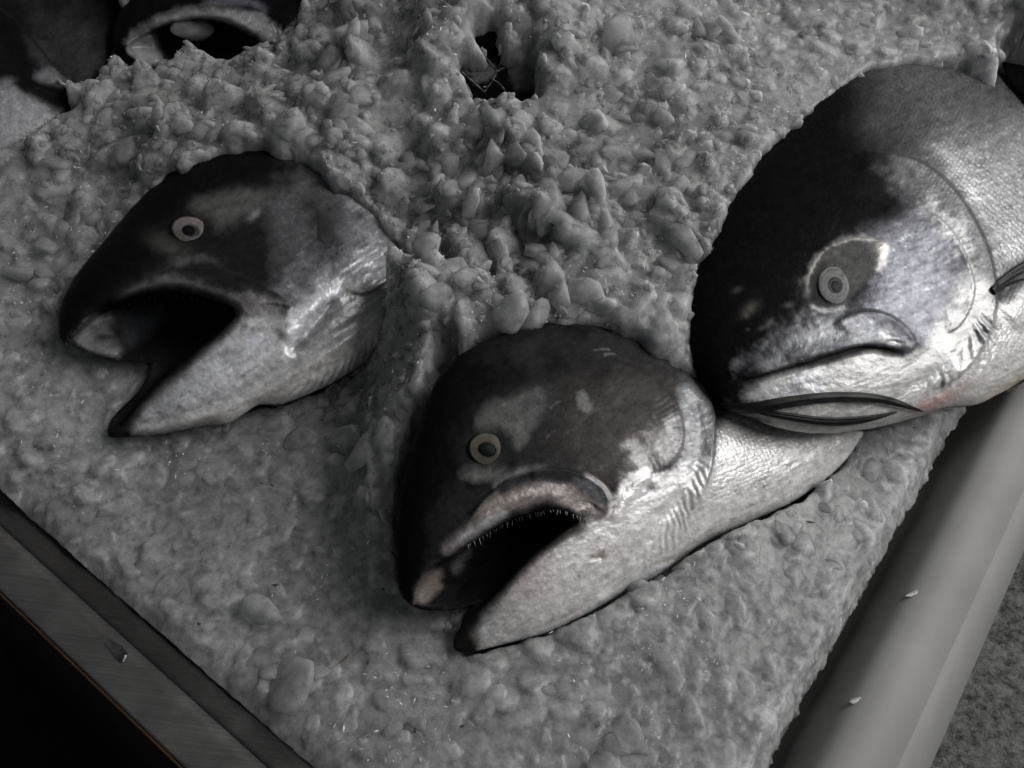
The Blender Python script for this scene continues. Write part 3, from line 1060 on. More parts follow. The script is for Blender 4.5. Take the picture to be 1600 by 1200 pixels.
# clear patch, eye surroundings
c.fill(z2([(372, 420), (390, 352), (470, 322), (555, 296), (580, 325), (572, 385), (540, 430), (505, 485), (465, 440), (420, 425)]), (.085, .085, .082), 9, .95, 7, 20, 4)
c.blob(z2([(560, 340)])[0], (24, 20), 0, (.055, .055, .058), .8, -30)
c.fill(z2([(320, 560), (370, 545), (470, 540), (450, 575), (390, 585), (340, 580)]), (.12, .12, .115), 10, .8, 6, 14, 3)
c.line(z2([(420, 610), (470, 580), (520, 558), (600, 545)]), 5, (.26, .26, .26), .6, rag=3)
c.fill(z2([(690, 310), (712, 306), (728, 335), (735, 365), (712, 372), (690, 350)]), (.10, .10, .10), 4, .8, 4, 8, 2)
for a_, b_ in (((600, 362), (640, 335)), ((590, 455), (625, 428)), ((730, 170), (800, 165)), ((770, 185), (815, 180))):
    c.line(z2([a_, ((a_[0] + b_[0]) / 2, (a_[1] + b_[1]) / 2 - 4), b_]), 1.6, (.2, .2, .2), .4, rag=2)
# maxilla: grey-pink, dark upper plate
c.fill(z2([(255, 800), (330, 730), (400, 660), (470, 615), (560, 590), (650, 590), (740, 620), (785, 655), (770, 695), (730, 700), (660, 668), (580, 655), (500, 675), (420, 722), (340, 775), (280, 815)]), (.20, .175, .165), 9, .9, 8, 18, 2, silver=.25)
c.line(z2([(270, 800), (340, 760), (420, 712), (490, 678)]), 6, (.42, .41, .43), .8, rag=4)
c.fill(z2([(440, 600), (500, 560), (600, 545), (690, 560), (760, 605), (782, 640), (740, 640), (680, 600), (600, 580), (520, 590), (450, 630)]), (.02, .02, .022), 7, .9, 5, 16, 5)
c.fill(z2([(680, 575), (740, 590), (778, 640), (775, 668), (730, 640), (690, 605)]), (.11, .115, .125), 8, .8, 6, 9, 3, silver=.4)
c.line(z2([(700, 560), (765, 600), (792, 650), (780, 700), (740, 722)]), 3.0, (.50, .47, .46), .7)
# relief
c.blob(z2([(410, 490)])[0], (40, 34), -4, (.014, .014, .014), .7, 10, power=2)
c.step(z2([(330, 730), (400, 640), (450, 600), (500, 568), (600, 545), (700, 562), (765, 602), (788, 645), (780, 690), (740, 712)]), 26, 10, side=1)
c.ridge(z2([(270, 795), (340, 745), (420, 690), (500, 645), (590, 628), (680, 645)]), 14, 7)
c.ridge(z2([(430, 625), (480, 590), (560, 570)]), 8, -4)
c.ridge(z2([(330, 590), (400, 590), (470, 560), (520, 520)]), 8, 5)
c.ridge(z2([(360, 400), (400, 350), (480, 318), (560, 292)]), 7, -3)
c.step(z2([(740, 190), (850, 215), (930, 260), (990, 320), (1020, 400), (1015, 480), (970, 540), (900, 562)]), 46, 9, side=1, sharp=2.5)
c.rays_fan(z2([(930, 300), (985, 380), (1000, 450), (985, 520), (900, 555)]), 16, 1.1, 19, 0.1, (.22, .22, .225), .18)
c.step(z2([(940, 95), (1000, 145), (1060, 210), (1108, 285), (1126, 370), (1122, 450), (1112, 540), (1085, 620), (1045, 700)]), 36, 15, side=1, sharp=2.2)
c.line(z2([(955, 108), (1000, 145), (1060, 210), (1105, 285), (1126, 350)]), 3.2, (.01, .01, .01), .95, fade=.05)
c.line(z2([(1126, 340), (1124, 450), (1112, 540), (1085, 620)]), 2.4, (.10, .10, .11), .8)
c.ridge(z2([(1122, 480), (1080, 520), (1040, 600), (960, 700), (860, 830), (740, 960)]), 9, -4)
c.ridge(z2([(1050, 300), (1075, 400), (1070, 500), (1030, 590)]), 8, -3)
c.rays_fan(z2([(1105, 500), (1080, 600), (1030, 700), (960, 790), (880, 860)]), 19, 2.5, 15, 1.3, (.30, .30, .32), .35)
c.ridge(z2([(430, 1105), (620, 1040), (770, 950), (880, 860)]), 8, -4.5)
c.ridge(z2([(500, 1100), (680, 1025), (800, 945)]), 10, 3)
c.line(z2([(520, 1080), (640, 1035), (740, 975)]), 7, (.36, .33, .32), .5)
c.ridge(z2([(790, 720), (880, 590), (930, 560)]), 8, 3)
c.blob(z2([(918, 610)])[0], (9, 7), -3, (.12, .12, .13), .85, 60)
c.blob(z2([(760, 824)])[0], (7, 6), -4, (.20, .15, .12), .9)
c.blob(z2([(735, 826)])[0], (4, 3), -2, (.22, .18, .15), .9)
c.line(z2([(770, 815), (775, 790), (785, 775)]), 2, (.3, .24, .22), .7)
for q in ((693, 885), (1290, 600), (1275, 590), (1255, 660)):
    c.blob(z2([q])[0], (2.5, 2), 0, (.15, .09, .08), .9)
c.ridge(z2([(1280, 440), (1240, 400), (1170, 380)]), 5, -2)
c.ridge(z2([(920, 860), (1000, 840), (1100, 800), (1230, 740)]), 5, -3)
c.line(z2([(930, 850), (1050, 822), (1180, 770), (1300, 700)]), 3, (.5, .43, .36), .5)
c.fill(z2([(270, 1160), (278, 1100), (300, 1050), (350, 1000), (372, 1000), (345, 1050), (335, 1095), (355, 1130), (345, 1158)]), (.014, .014, .014), 7, 1, 4, 10, 2, silver=0)
c.blob(z2([(352, 1095)])[0], (11, 14), 0, (.26, .23, .15), .7)
c.blob(z2([(375, 1075)])[0], (8, 14), 2, (.55, .55, .60), .6, 20)
c.line(z2([(690, 735), (640, 752), (590, 790), (545, 826), (500, 870), (450, 926), (400, 978), (362, 1012), (335, 1060)]), 12, (.03, .028, .026), .85, fade=.0)
c.fill(z2([(265, 1165), (278, 1090), (320, 1040), (360, 1030), (350, 1080), (370, 1125), (350, 1165)]), (.012, .012, .011), 12, .95, 7, 14, 4, silver=0)
c.cavity(z2([(130, 1030), (150, 985), (178, 915), (225, 862), (290, 822), (350, 780), (400, 748), (460, 716), (520, 694), (590, 680), (640, 690), (672, 715), (640, 745),
             (590, 786), (545, 822), (500, 866), (450, 922), (400, 974), (362, 1008), (330, 1030), (280, 1060), (240, 1040), (200, 1040)]), 64)
c.fill(z2([(150, 985), (165, 935), (205, 880), (232, 880), (225, 930), (190, 980)]), (.15, .13, .12), 9, .8, 8, 14, 2)
c.fill(z2([(262, 880), (290, 835), (330, 815), (300, 870), (275, 905)]), (.07, .07, .075), 7, .8, 5, 14, 2)
c.fill(z2([(600, 790), (650, 720), (690, 718), (700, 740), (650, 762)]), (.08, .07, .065), 8, .8, 5, 14, 2)
c.h += sstep(10, -10, sdf_poly(c.X, c.Y, curve(z2([(150, 990), (200, 880), (260, 850), (290, 900), (230, 1000)]), True))) * 16
f2.build("salmon", "gaping salmon head in the centre with a long white belly and toothed jaw", "fish", M_F2, "salmon on the ice")
f2.eye(z2([(410, 488)])[0], (30, 25), 18,
       [(0, (.03, .03, .03)), (.40, (.05, .05, .045)), (.46, (.19, .17, .13)), (.62, (.21, .195, .165)), (.75, (.25, .225, .18)), (.88, (.30, .29, .27)), (.95, (.16, .15, .14)), (1, (.02, .02, .02))],
       (15, 11, (.005, .006, .006)), dome=6, lift=3, pup_off=(-1, 0), tone=.27)
f2.teeth(z2([(330, 792), (400, 752), (460, 718), (520, 694), (590, 676), (640, 678), (690, 695), (725, 708)]), 34, 8.5, (0.12, 1.0), M_TOOTH, 5, 3)

# ---------------------------------------------------------------- salmon 3: right, mouth closed
z3 = zoomer(1050, 50, 1.791)
f3 = Fish(z3([(150, 1048), (108, 1005), (66, 925), (50, 850), (50, 745), (72, 655), (118, 570), (160, 480), (215, 390), (270, 320), (330, 262), (390, 200), (450, 145), (520, 98),
              (600, 66), (720, 46), (830, 58), (920, 98), (1010, 170), (1120, 290), (1210, 430), (1240, 600), (1210, 780), (1120, 900), (1010, 960), (930, 1000), (850, 1040),
              (770, 1050), (680, 1075), (560, 1105), (420, 1120), (300, 1105), (220, 1075)]),
          [(1150, 640, .060), (1560, 620, .036), (1400, 100, .125)], thick=0.62)
c = f3
c.col[:] = DK
c.fill(z3([(20, 1080), (20, 700), (200, 350), (420, 120), (640, 20), (850, 40), (720, 330), (560, 420), (640, 520), (460, 590), (400, 660), (360, 760), (240, 900), (200, 960), (160, 1040)]), BLK, 26, 1, 46, 60, 1)
c.fill(z3([(560, 70), (740, 40), (900, 90), (1250, 380), (1250, 900), (900, 900), (880, 700), (830, 560), (720, 400), (640, 330), (560, 260)]), (.075, .075, .076), 60, 1, 30, 60, 2, silver=.3, scales=1)
c.fill(z3([(700, 330), (820, 300), (1000, 300), (1250, 500), (1250, 900), (900, 760), (870, 640), (820, 520), (740, 420)]), (.24, .24, .248), 46, .95, 30, 60, 3, silver=.4, scales=1)
c.fill(z3([(720, 340), (780, 370), (830, 440), (860, 540), (830, 520), (770, 430)]), (.5, .5, .52), 18, .6, 16, 30, 3, silver=.3)
c.fill(z3([(300, 280), (420, 190), (560, 110), (680, 120), (700, 250), (620, 330), (480, 330), (340, 360)]), None, 40, .9, 20, 30, 2, scales=.9)
# cheek: blue-grey silver
c.fill(z3([(520, 600), (600, 540), (700, 500), (790, 590), (830, 700), (800, 800), (720, 860), (620, 830), (480, 800), (540, 720)]), (.125, .128, .148), 40, .95, 50, 40, 5, silver=.4)
c.fill(z3([(560, 620), (640, 600), (720, 660), (740, 780), (680, 830), (600, 740)]), (.17, .174, .205), 36, .7, 30, 24, 6, silver=.35)
c.fill(z3([(600, 380), (700, 370), (780, 460), (840, 560), (870, 680), (830, 720), (790, 600), (700, 500)]), (.10, .10, .105), 22, .9, 40, 30, 4, silver=.3)
c.fill(z3([(720, 500), (790, 560), (820, 660), (800, 640), (740, 560), (690, 510)]), (.33, .33, .33), 12, .55, 26, 16, 7, silver=.3)
c.fill(z3([(740, 780), (800, 690), (860, 700), (880, 800), (800, 920), (700, 980), (720, 880)]), (.30, .30, .30), 22, .9, 20, 30, 1, silver=.25)
# snout side, maxilla, lower jaw
c.fill(z3([(230, 930), (300, 870), (380, 800), (440, 760), (520, 770), (600, 780), (660, 830), (650, 880), (540, 855), (440, 880), (320, 920)]), (.17, .175, .195), 24, .95, 46, 30, 3, silver=.35)
c.fill(z3([(200, 1000), (280, 950), (420, 905), (540, 870), (660, 890), (760, 830), (840, 860), (900, 760), (1000, 720), (1260, 700), (1240, 1050), (850, 1080), (560, 1120), (320, 1120), (180, 1050)]), (.40, .397, .385), 14, 1, 14, 30, 6, silver=.08)
c.fill(z3([(180, 1040), (150, 1000), (190, 955), (260, 930), (230, 990), (240, 1050), (280, 1080), (230, 1100)]), BLK, 18, .95, 14, 20, 3, silver=0)
c.fill(z3([(240, 990), (300, 960), (400, 940), (430, 970), (330, 1000), (250, 1020)]), (.42, .43, .47), 16, .8, 24, 20, 2, silver=.3)
c.fill(z3([(670, 1050), (700, 1010), (800, 950), (810, 970), (740, 1035)]), (.42, .24, .21), 9, .8, 6, 14, 3)
c.fill(z3([(760, 900), (820, 860), (870, 800), (860, 900), (790, 980), (700, 1010), (650, 1010), (700, 960)]), (.46, .46, .465), 14, .7, 14, 20, 3, silver=.2)
c.fill(z3([(880, 700), (930, 640), (1010, 620), (1000, 660), (950, 690), (905, 735), (885, 740)]), (.02, .02, .02), 12, .95, 8, 20, 2)
c.fill(z3([(840, 1030), (900, 985), (985, 930), (985, 965), (900, 1020)]), (.45, .38, .29), 9, .7, 6, 14, 3)
# mouth
c.line(z3([(180, 975), (260, 945), (330, 925), (400, 905), (470, 882), (540, 862), (600, 870), (655, 882)]), 7.0, (.012, .012, .013), .97, fade=.06, rag=3)
c.line(z3([(400, 905), (470, 885), (540, 866)]), 7, (.03, .03, .03), .8)
c.line(z3([(462, 808), (490, 785), (540, 768), (590, 772)]), 3.2, (.03, .03, .03), .85)
c.fill(z3([(560, 775), (610, 785), (650, 815), (668, 845), (640, 835), (600, 808), (570, 795)]), (.07, .07, .08), 7, .85, 6, 12, 5)
c.line(z3([(575, 815), (620, 845), (665, 855)]), 4, (.5, .5, .5), .7, rag=3)
# eye socket
c.fill(z3([(395, 740), (400, 670), (430, 620), (480, 590), (560, 585), (585, 610), (575, 660), (540, 700), (500, 740), (450, 755)]), (.06, .06, .057), 9, .95, 6, 14, 2, silver=0)
c.fill(z3([(395, 735), (405, 680), (440, 640), (440, 700), (470, 745), (430, 752)]), (.015, .015, .016), 8, .95, 4, 14, 2)
c.line(z3([(390, 745), (396, 680), (425, 625), (475, 590), (540, 578), (588, 595)]), 4, (.26, .25, .235), .6, rag=7)
c.line(z3([(592, 590), (592, 625), (570, 672)]), 4.5, (.55, .53, .50), .9, rag=3)  # bright highlight painted along the socket's right side
c.blob(z3([(585, 608)])[0], (8, 8), 0, (.55, .48, .38), .6)
c.line(z3([(500, 745), (535, 715), (552, 690)]), 6, (.02, .02, .02), .8)
c.line(z3([(395, 750), (440, 768), (500, 755)]), 3, (.4, .4, .4), .5, rag=3)
c.blob(z3([(300, 800)])[0], (10, 9), -4, (.008, .008, .008), .9)
c.blob(z3([(240, 765)])[0], (14, 8), 0, (.10, .09, .07), .6, -40)
for k in range(26):
    q = (rng.uniform(200, 420), rng.uniform(690, 900))
    c.blob(z3([q])[0], (rng.uniform(3, 8), rng.uniform(2, 5)), rng.uniform(-1.5, 1.5), (.10, .10, .10), rng.uniform(.2, .6), rng.uniform(0, 180))
# relief
c.blob(z3([(478, 690)])[0], (52, 42), -8, None, 1, -30, power=2)
c.step(z3([(505, 350), (600, 358), (690, 385), (770, 452), (830, 545), (868, 640), (880, 745), (862, 835), (800, 930), (720, 990)]), 44, 15, side=1, sharp=2.5)
c.line(z3([(600, 358), (690, 385), (770, 452), (830, 545), (868, 640), (880, 745), (862, 835)]), 2.6, (.05, .05, .055), .75)
c.step(z3([(690, 500), (760, 555), (805, 640), (822, 720), (790, 800), (740, 830)]), 34, 5, side=1)
c.line(z3([(700, 505), (765, 560), (808, 645), (822, 725), (795, 800)]), 2, (.48, .48, .48), .45, rag=3)
c.rays_fan(z3([(780, 560), (812, 640), (825, 720), (805, 790)]), 12, 1.2, 14, 0, None)
c.rays_fan(z3([(878, 760), (850, 850), (780, 930), (690, 990)]), 22, 4.5, 9, 1.0, (.2, .2, .21), .6)
c.step(z3([(455, 815), (480, 785), (540, 764), (610, 780), (660, 822), (672, 858), (640, 884)]), 26, 8, side=1)
c.step(z3([(600, 872), (540, 860), (470, 880), (400, 903), (300, 930), (200, 965)]), 24, 8, side=1)
c.ridge(z3([(200, 968), (330, 926), (470, 882), (540, 864), (600, 872), (650, 884)]), 5.0, -11)
c.ridge(z3([(560, 1040), (680, 960), (780, 880), (830, 800)]), 10, -3)
c.ridge(z3([(395, 735), (400, 670), (440, 612), (500, 585), (575, 585)]), 6, 4)
c.ridge(z3([(880, 745), (930, 690), (1010, 640)]), 10, -8)
c.ridge(z3([(900, 800), (1000, 720), (1100, 690)]), 24, 8)
c.ridge(z3([(620, 128), (660, 120), (700, 128)]), 3, 3)
c.ridge(z3([(700, 98), (715, 92), (735, 104)]), 4, 4)
f3.axis = math.radians(-25)
f3.build("salmon", "largest salmon, dark-backed with closed mouth and cloudy eye, beside the grey rim", "fish", M_F3, "salmon on the ice")
f3.eye(z3([(466, 702)])[0], (26, 29), -20,
       [(0, (.10, .10, .10)), (.30, (.12, .12, .12)), (.36, (.06, .06, .06)), (.44, (.36, .36, .36)), (.55, (.22, .23, .22)), (.64, (.33, .34, .33)), (.76, (.17, .18, .175)), (.86, (.50, .51, .50)), (.92, (.10, .10, .10)), (1, (.02, .02, .02))],
       (8, 9.5, (.025, .025, .026)), dome=6, lift=3, pup_off=(1, 1), tone=.5)
# ---------------------------------------------------------------- salmon 4: buried at the top, lip arc and ice in its mouth
z4 = zoomer(0, 0, 3.2)
f4 = Fish(z4([(600, 290), (560, 215), (570, 120), (620, 20), (720, -120), (900, -300), (1200, -380), (1500, -300), (1620, -120), (1580, 60), (1480, 200), (1380, 320), (1240, 400), (1050, 420), (850, 400), (700, 350)]),
          [(200, 110, .105), (440, 110, .105), (320, -60, .15)], thick=0.6)
c = f4
c.col[:] = BLK
c.fill(z4([(660, 170), (760, 110), (900, 60), (1050, 40), (1200, 60), (1320, 110), (1400, 190), (1340, 210), (1260, 180), (1150, 120), (1000, 95), (850, 110), (720, 165)]), (.20, .20, .205), 9, .95, 8, 14, 2, silver=.2)
c.fill(z4([(1180, 70), (1300, 90), (1390, 170), (1330, 190), (1240, 140)]), (.24, .24, .25), 9, .8, 12, 12, 4, silver=.3)
c.line(z4([(860, 105), (1000, 82), (1120, 96), (1220, 140)]), 4, (.32, .32, .32), .6)
c.line(z4([(1000, 20), (1150, 8), (1260, 20), (1340, 70)]), 6, (.12, .12, .15), .6)
c.step(z4([(700, 120), (850, 55), (1050, 20), (1220, 40), (1340, 100), (1400, 190)]), 24, 8, side=1)
c.ridge(z4([(700, 170), (850, 110), (1000, 80), (1150, 100), (1280, 180)]), 10, 7)
c.cavity(z4([(640, 240), (720, 175), (850, 125), (1000, 98), (1120, 118), (1220, 165), (1290, 215), (1220, 300), (1050, 360), (880, 350), (720, 310)]), 46)
c.fill(z4([(630, 220), (690, 180), (770, 165), (790, 240), (800, 310), (700, 300)]), (.26, .26, .27), 9, .9, 6, 14, 2)
c.h += sstep(8, -8, sdf_poly(c.X, c.Y, curve(z4([(630, 220), (690, 180), (770, 165), (790, 240), (800, 310), (700, 300)]), True))) * 18
f4.build("salmon", "half-buried salmon head at the top edge with an ice lump in its mouth", "fish", M_F1, "salmon on the ice")

# ---------------------------------------------------------------- salmon 5: top left corner, gill edge, fin and pale belly
f5 = Fish(z4([(-400, 300), (-420, 0), (-300, -250), (0, -380), (300, -380), (520, -250), (600, -60), (600, 120), (540, 300), (440, 470), (300, 600), (140, 700), (-60, 790), (-250, 740), (-360, 560)]),
          [(0, 200, .085), (160, 170, .09), (60, -60, .13)], thick=0.55)
c = f5
c.col[:] = (.008, .008, .009)
c.fill(z4([(120, 40), (300, 40), (480, 160), (520, 300), (420, 420), (280, 340), (180, 200)]), (.03, .03, .032), 30, .9, 30, 30, 2, silver=.2, scales=.7)
c.fill(z4([(-400, 470), (-100, 420), (60, 420), (150, 470), (280, 570), (200, 660), (0, 790), (-300, 800)]), (.30, .30, .315), 16, 1, 10, 30, 3, silver=.2, scales=.5)
c.fill(z4([(180, 370), (230, 340), (300, 370), (310, 410), (220, 400)]), (.2, .2, .21), 9, .8, 8, 14, 3)
c.fill(z4([(130, 190), (220, 250), (270, 350), (200, 330), (150, 270)]), (.06, .06, .065), 14, .8, 14, 14, 3, silver=.2)
c.step(z4([(-40, 20), (60, 90), (150, 190), (220, 270), (258, 345)]), 26, 12, side=1)
c.line(z4([(-40, 20), (60, 90), (150, 190), (220, 270), (258, 345)]), 3.5, (.008, .008, .008), .9)
c.fill(z4([(60, 400), (120, 385), (260, 440), (420, 490), (600, 560), (560, 575), (400, 540), (240, 500), (100, 450)]), (.008, .008, .008), 7, 1, 4, 14, 2)
c.ridge(z4([(40, 400), (140, 420), (300, 475), (480, 530)]), 9, -9)
c.fill(z4([(-100, 150), (10, 170), (20, 330), (-100, 380)]), (.008, .008, .008), 10, 1, 4, 14, 2)
f5.build("salmon", "salmon in the top left corner, dark flank and pale belly behind its gill", "fish", M_F3, "salmon on the ice")

# ---------------------------------------------------------------- two more fish, seen only through gaps in the ice
f6 = Fish([(690, 80), (720, 20), (790, 0), (860, 30), (880, 100), (850, 160), (780, 180), (715, 150)], [(720, 140, .1335), (860, 140, .1365), (790, 20, .166)], thick=.1)
f6.col[:] = (.004, .004, .004)
f6.fill([(800, 100), (840, 90), (850, 130), (810, 140)], (.06, .06, .06), 8, .8, 6, 10, 2)
f6.fill([(716, 96), (745, 98), (770, 100), (772, 118), (745, 128), (728, 112)], (.10, .10, .10), 5, .8, 6, 8, 3)
f6.fill([(800, 100), (834, 100), (832, 130), (806, 138)], (.07, .07, .07), 6, .8, 8, 8, 4)
f6.build("salmon", "dark patch of a buried salmon showing through the hole in the ice heap", "fish", M_F1, "salmon on the ice")
f7 = Fish([(1556, 72), (1563, 38), (1600, 18), (1690, 5), (1760, 50), (1760, 190), (1660, 190), (1588, 140), (1566, 100)], [(1560, 130, .122), (1700, 130, .128), (1620, 20, .147)], thick=.1)
f7.col[:] = (.004, .004, .004)
f7.line([(1596, 70), (1590, 85), (1594, 100)], 2.5, (.2, .11, .05), .4)  # small orange glint painted into the pigment
f7.build("salmon", "sliver of a black-backed salmon at the top right edge of the picture", "fish", M_F1, "salmon on the ice")


# ---------------------------------------------------------------- fins
def fin(fish, on, pts, widths, lifts, mat, ribs=5, name="pectoral_fin", parent=None, amp=0.6):
    """a folded fin lobe: flat tapering blade with rays along it, laid over the surface of `on`"""
    p = curve(pts, False, 10)
    n = len(p)
    tan = np.gradient(p, axis=0)
    tan /= np.linalg.norm(tan, axis=1)[:, None] + 1e-9
    nor = np.stack([-tan[:, 1], tan[:, 0]], -1)
    u = np.linspace(0, 1, n)
    W = np.interp(u, np.linspace(0, 1, len(widths)), widths)
    Lf = np.interp(u, np.linspace(0, 1, len(lifts)), lifts)
    k = 4 * ribs + 1
    V = []
    top = []
    for i in range(n):
        base = p[i]
        for q in range(k):
            v = q / (k - 1) * 2 - 1
            xy = base + nor[i] * W[i] * v
            top.append((xy[0], xy[1], Lf[i] + amp * math.cos(v * ribs * math.pi) * min(1, W[i] / 4) + 2.2 * (1 - v * v) * min(1, W[i] / 6)))
    top = np.array(top)
    # height of the surface underneath, measured along this fish's own direction
    ref = on
    base_w = ref.point(top[:, 0], top[:, 1], ref.sample(np.where(ref.sd < 0, ref.hfin, -6), top[:, 0], top[:, 1]).clip(-8))
    PT = base_w + (top[:, 2] * ref.s)[:, None] * ref.dir
    PB = PT - (1.6 * ref.s) * ref.dir
    idx = np.arange(n * k).reshape(n, k)
    F = np.stack([idx[:-1, :-1], idx[:-1, 1:], idx[1:, 1:], idx[1:, :-1]], -1).reshape(-1, 4)
    FB = F[:, ::-1] + n * k
    rim = []
    loop = list(idx[0, :]) + list(idx[1:, -1]) + list(idx[-1, ::-1][1:]) + list(idx[::-1, 0][1:-1])
    for a_, b_ in zip(loop, loop[1:] + loop[:1]):
        rim.append((a_, a_ + n * k, b_ + n * k, b_))
    uv = np.concatenate([top[:, :2], top[:, :2]])
    return link_mesh(name, np.concatenate([PT, PB]), [F, FB, np.array(rim)], mat, parent or fish.root, True, None, uv)


M_FIN = mat_simple("black_fin", (.011, .011, .011), rough=.5, spec=.2, noise=.6, nscale=160, coat=.0)
M_FINP = mat_simple("pale_fin_skin", (.36, .355, .34), rough=.4, noise=.2, nscale=90, coat=.2)
fin(f2, f3, [(1128, 634), (1180, 628), (1230, 616), (1290, 606), (1350, 605), (1395, 614), (1440, 634)], [9, 10, 9, 8, 7.5, 6, .8], [6, 8, 9, 9, 10, 9, 5], M_FIN, 2)
fin(f2, f3, [(1190, 632), (1245, 640), (1300, 646), (1350, 643), (1400, 632)], [5, 7, 8, 7, 1], [5, 7, 8, 8, 5], M_FIN, 3)
fin(f2, f2, [(1290, 662), (1318, 669), (1366, 673)], [6, 4.5, .8], [7, 8, 7], M_FIN, 2)
fin(f2, f2, [(1140, 640), (1190, 648), (1240, 655), (1300, 664)], [10, 16, 14, 4], [3, 6, 6, 4], M_FINP, 3, "fin_base")
fin(f3, f3, [(1535, 450), (1560, 432), (1590, 418), (1640, 405)], [6, 9, 12, 14], [3, 8, 12, 16], M_FIN, 3)
fin(f3, f3, [(1572, 612), (1590, 598), (1620, 575)], [3, 5, 6], [2, 4, 6], M_FIN, 2, "pelvic_fin")

# ---------------------------------------------------------------- bed of crushed ice
ALL = [f1, f2, f3, f4, f5, f6, f7]
ctrl = [  # picture x, y, height above the rim
    (0, 800, .006), (150, 950, .004), (300, 1080, .003), (470, 1240, .002), (700, 1190, .008), (950, 1190, .008), (1150, 1160, .006), (1190, 1260, .002),
    (1280, 1060, .003), (1380, 890, .003), (1450, 770, .004), (1520, 645, .006), (1250, 900, .012), (1120, 960, .012), (950, 1060, .010), (560, 1080, .008),
    (420, 920, .010), (560, 900, .012), (300, 780, .012), (130, 700, .022), (30, 640, .030), (30, 450, .058), (100, 350, .075), (200, 690, .018), (420, 690, .018),
    (560, 640, .028), (580, 730, .026), (620, 620, .040), (650, 560, .052), (740, 560, .072), (830, 510, .092), (900, 480, .098), (1040, 500, .095),
    (700, 470, .076), (660, 420, .078), (640, 330, .094), (560, 270, .108), (430, 190, .128), (300, 230, .110), (200, 270, .096), (90, 240, .094), (220, 160, .112), (330, 130, .118),
    (480, 60, .135), (700, 220, .122), (640, 60, .150), (780, 190, .132), (900, 60, .160), (900, 330, .112), (1000, 420, .100), (1080, 420, .098), (1070, 560, .080),
    (1130, 340, .112), (1200, 220, .125), (1300, 110, .140), (1450, 40, .152), (1050, 200, .128), (1200, 40, .150), (1560, 20, .160), (1000, -80, .190), (500, -80, .175),
    (1500, -80, .185), (0, 100, .110), (-150, 300, .09), (-150, 600, .045), (-200, -50, .16), (1700, -50, .19), (1340, 700, .012),
]
fitted = []
for q in ctrl:
    zz = q[2]
    for f in ALL:
        sdq = float(sdf_poly(np.array([q[0]]), np.array([q[1]]), f.poly)[0])
        if -40 < sdq < 60:
            zpl = float(f.plane_point(q[0], q[1])[2])
    fitted.append((q[0], q[1], zz))
CP = np.array([unproject(*q) for q in fitted])


def tps(Q, P, vals, lam=2e-5):
    def U(r2):
        return 0.5 * r2 * np.log(r2 + 1e-12)
    n = len(P)
    K = U(((P[:, None] - P[None]) ** 2).sum(-1)) + lam * np.eye(n)
    B = np.concatenate([np.ones((n, 1)), P], 1)
    M = np.block([[K, B], [B.T, np.zeros((3, 3))]])
    wv = np.linalg.solve(M, np.concatenate([vals, np.zeros(3)]))
    out = wv[n] + wv[n + 1] * Q[..., 0] + wv[n + 2] * Q[..., 1]
    for i in range(n):
        r2 = ((Q - P[i]) ** 2).sum(-1)
        out = out + wv[i] * U(r2)
    return out


ST_I = 0.00095
LA = 0.98
na = int(LA / ST_I)
a1 = ST_I * np.arange(na)
GA, GB = np.meshgrid(a1, a1, indexing='ij')
GXY = CORNER + GA[..., None] * E1 + GB[..., None] * E2
base = np.zeros(GA.shape)
# thin plate on a coarse net, then resampled
kk = 12
gz_c = tps(GXY[::kk, ::kk], CP[:, :2], CP[:, 2])
ia = np.clip(np.arange(na) / kk, 0, gz_c.shape[0] - 1.001)
i0 = ia.astype(int)
fi = ia - i0
tmp = gz_c[i0] * (1 - fi)[:, None] + gz_c[i0 + 1] * fi[:, None]
base = tmp[:, i0] * (1 - fi)[None] + tmp[:, i0 + 1] * fi[None]
base = np.clip(base, -0.02, 0.26)
P3 = np.concatenate([GXY, base[..., None]], -1)
px, py, dep = project(P3)
view = (px > -330) & (px < 1950) & (py > -170) & (py < 1850) & (dep > 0.05)


def bump2(cx, cy, rx, ry, X=None, Y=None):
    return np.exp(-(((px if X is None else X) - cx) / rx) ** 2 - (((py if Y is None else Y) - cy) / ry) ** 2)


def chunky(X, Y):
    return np.clip(.22 + 1.0 * bump2(640, 190, 330, 230, X, Y) + .65 * bump2(800, 430, 260, 130, X, Y) + .45 * bump2(150, 200, 220, 140, X, Y)
                   + .4 * bump2(600, 640, 130, 80, X, Y) + .35 * bump2(1130, 330, 100, 260, X, Y), 0, 1)


CH = chunky(px, py)
# broad unevenness
base = base + .006 * fbm(GA / .055, GB / .055, 3, 1) * (.35 + CH) + .0013 * fbm(GA / .016, GB / .016, 3, 4) * (.5 + 2 * CH)
surf = base.copy()
